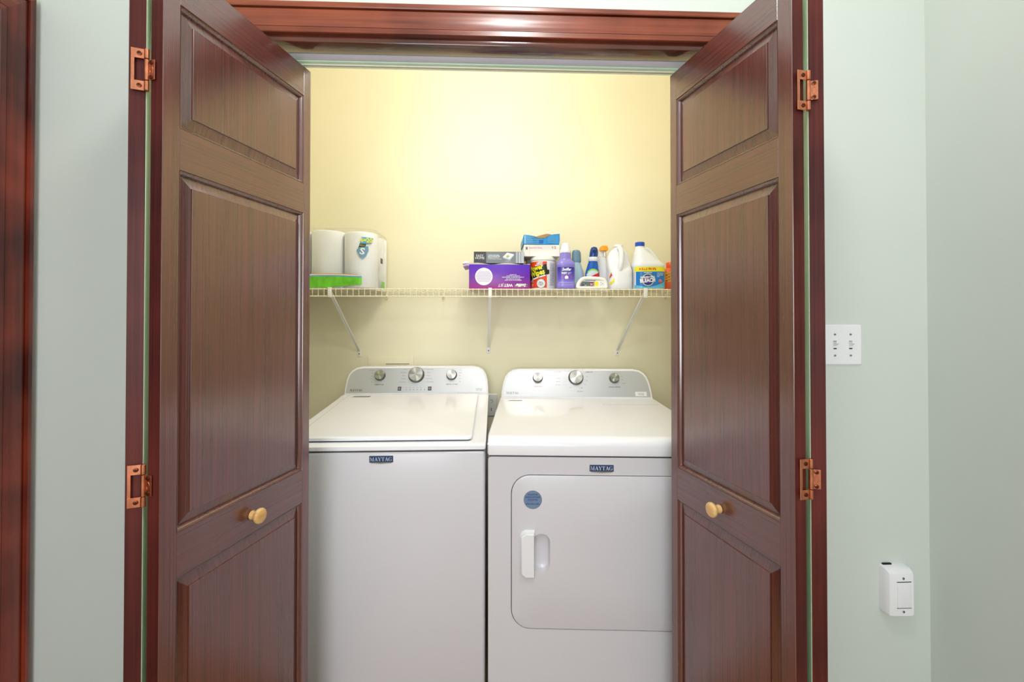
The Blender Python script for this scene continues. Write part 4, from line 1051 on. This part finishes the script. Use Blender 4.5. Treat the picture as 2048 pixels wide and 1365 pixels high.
# gallon jug, handle towards the viewer
jg = bottle('gallon_jug', 'plain white gallon jug, handle facing the room, left of the bleach', 'jug', .5985, 2.140)
mb = MB(M_JUG)
loft(mb, [(0, .051, .052, 3.5), (.005, .055, .056, 3.5), (.040, .0560, .0565, 3.6), (.075, .0550, .0555, 3.5), (.092, .0555, .056, 3.4), (.104, .0555, .049, 3.2, 0, .007), (.120, .0550, .041, 2.9, 0, .015), (.140, .0545, .036, 2.7, 0, .020), (.160, .0520, .031, 2.5, 0, .023), (.180, .0440, .028, 2.3, 0, .023), (.195, .031, .023, 2, 0, .020), (.203, .021, .019, 2, 0, .016), (.212, .019, .018, 2, 0, .014)])
body = mb.obj('jug_body', jg, smooth_angle=60)
mb = MB(M_JUG)
mb.tube([(.0, .004, .200), (.0, -.022, .196), (-.001, -.043, .178), (-.003, -.053, .155), (-.006, -.057, .128), (-.009, -.053, .108), (-.010, -.046, .092)], [.013, .012, .0105, .0105, .011, .013, .013], 16); mb.obj('handle', jg, smooth_angle=60)
mb = MB(M_WHITEPL); mb.lathe([(.0215, .207), (.0225, .209), (.0225, .217), (.0205, .2195), (.001, .2195)], (0, .014, 0), 28); mb.obj('cap', jg, smooth_angle=50)

mb = MB(M_RED, M_TYEL)
f_ = front(.0560, .0566, 3.5, .0016)
patch(mb, -.0545, -.0460, 0, 0, f_, 6, 1, mi=0, zf0=lambda x: .052 + (x + .0545) * 1.9, zf1=lambda x: .052 + .030 * (1 - abs(x + .050) / .0048 * .8))
patch(mb, -.0545, -.0370, 0, 0, f_, 8, 1, mi=1, zf0=lambda x: .020 + (x + .0545) * .9, zf1=lambda x: .030 + (x + .0545) * 1.4)
mb.obj('label_print', body, normals=False, smooth_angle=0, label='red and yellow label edge')
# bleach
bh = bottle('bleach_jug', 'white bleach jug with blue cap and blue and yellow wrap label', 'jug', .7325, 2.125)
mb = MB(M_JUG)
loft(mb, [(0, .068, .048, 3.2), (.005, .0735, .053, 3.2), (.012, .0745, .054, 3.2), (.106, .0745, .054, 3.2), (.109, .076, .055, 3.2), (.119, .076, .055, 3), (.125, .071, .052, 2.8, -.003), (.150, .053, .044, 2.4, -.017), (.178, .037, .034, 2.1, -.029), (.196, .024, .023, 2, -.036), (.206, .0195, .0195, 2, -.038), (.212, .019, .019, 2, -.038)], m=48)
body = mb.obj('jug_body', bh, smooth_angle=60)
mb = MB(M_JUG); mb.tube([(-.022, 0, .196), (-.004, 0, .196), (.012, 0, .186), (.030, 0, .164), (.044, 0, .144), (.056, 0, .128), (.058, 0, .112)], [.009, .0095, .0095, .0095, .010, .012, .012], 16); mb.obj('handle', bh, smooth_angle=60)
mb = MB(mat('royal_blue_cap', (34, 86, 196), .35))
mb.loops([[(-.038 + (.0215 + (.0006 if i % 2 else 0) - dz2) * math.cos(2 * PI * i / 48), (.0215 + (.0006 if i % 2 else 0) - dz2) * math.sin(2 * PI * i / 48), z) for i in range(48)] for z, dz2 in ((.208, .001), (.209, 0), (.225, 0), (.2275, .0015))], cap0=True, cap1=True); mb.obj('cap', bh, smooth_angle=20)
M_BLBL = mat('bleach_blue', (28, 124, 206), .3); M_BLB2 = mat('bleach_light_blue', (96, 190, 226), .3)
mb = MB(M_BLBL, M_TYEL, M_INKW, mat('bleach_red', (222, 62, 40), .4), mat('bleach_purple', (52, 50, 150), .4), M_BLB2, mat('pale_yellow_ring', (240, 232, 130), .4))
g1 = front(.0745, .054, 3.2, .0004); g2 = front(.0745, .054, 3.2, .0012); g3 = front(.0745, .054, 3.2, .0020); g4 = front(.0745, .054, 3.2, .0028)
patch(mb, -.0725, .0725, .006, .083, g1, 30, 4, mi=0); patch(mb, -.0725, .0725, .083, .105, g2, 30, 2, mi=1)
patch(mb, -.0725, .0725, 0, 0, g2, 30, 2, mi=5, zf0=lambda x: .006, zf1=lambda x: .012 + .25 * (x + .02) ** 2 * 14)
put_text(mb, 'KILLS 99.9%', -.018, .0940, .0155, g3, 3, bold=.0004)
disc(mb, -.018, .044, .0285, g2, 6, 36); disc(mb, -.018, .044, .0250, g3, 4, 36)
put_text(mb, 'DISINFECTING', -.019, .0560, .0110, g4, 2, bold=.0005, rot=.05, sx=.9); put_text(mb, 'BLEACH', -.019, .0405, .0235, g4, 2, bold=.0012, rot=.07, sx=.82)
put_text(mb, 'HOUSEHOLD', -.018, .0775, .0065, g3, 2, bold=.0002)
for i, s_ in enumerate(('CONCENTRATED', 'CLEANER FRESH', 'SCENT')): put_text(mb, s_, .024, .075 - .008 * i, .0066, g3, 2, align='LEFT', bold=.0001, sx=.68)
disc(mb, .041, .037, .0085, g3, 3, 20); put_text(mb, '24 LOADS', .041, .038, .0050, g4, 2); put_text(mb, 'NEW', .041, .0445, .0052, g4, 2)
put_text(mb, '3.57 L', .053, .013, .0060, g4, 2)
mb.obj('label_print', body, normals=False, smooth_angle=0)

# orange bottle at the far right
ob = bottle('orange_bottle', 'orange bottle mostly hidden behind the right door at the shelf end', 'bottle', .862, 2.170)
mb = MB(mat('orange_bottle_plastic', (238, 104, 56), .3)); loft(mb, [(0, .036, .028, 2.6), (.004, .039, .030, 2.6), (.085, .039, .030, 2.6), (.105, .030, .025, 2.2), (.112, .018, .017, 2)]); body = mb.obj('bottle_body', ob, smooth_angle=50)
mb = MB(mat('orange_cap', (240, 92, 44), .3)); mb.lathe([(.021, .110), (.022, .112), (.022, .134), (.019, .138), (.001, .139)], n=24); mb.obj('cap', ob, smooth_angle=50)
mb = MB(mat('amber_print', (236, 170, 50), .4), M_BLK, M_RED); f_ = front(.039, .030, 2.6, .001)
patch(mb, -.036, .0, .040, .090, f_, 8, 2, mi=0)
for i in range(9): poly(mb, [(-.035 + (i % 3) * .010, .046 + i * .0045), (-.028 + (i % 3) * .010, .043 + i * .0045), (-.026 + (i % 3) * .010, .050 + i * .0045)], front(.039, .030, 2.6, .0018), 1 + (i % 2))
mb.obj('label_print', body, normals=False, smooth_angle=0)
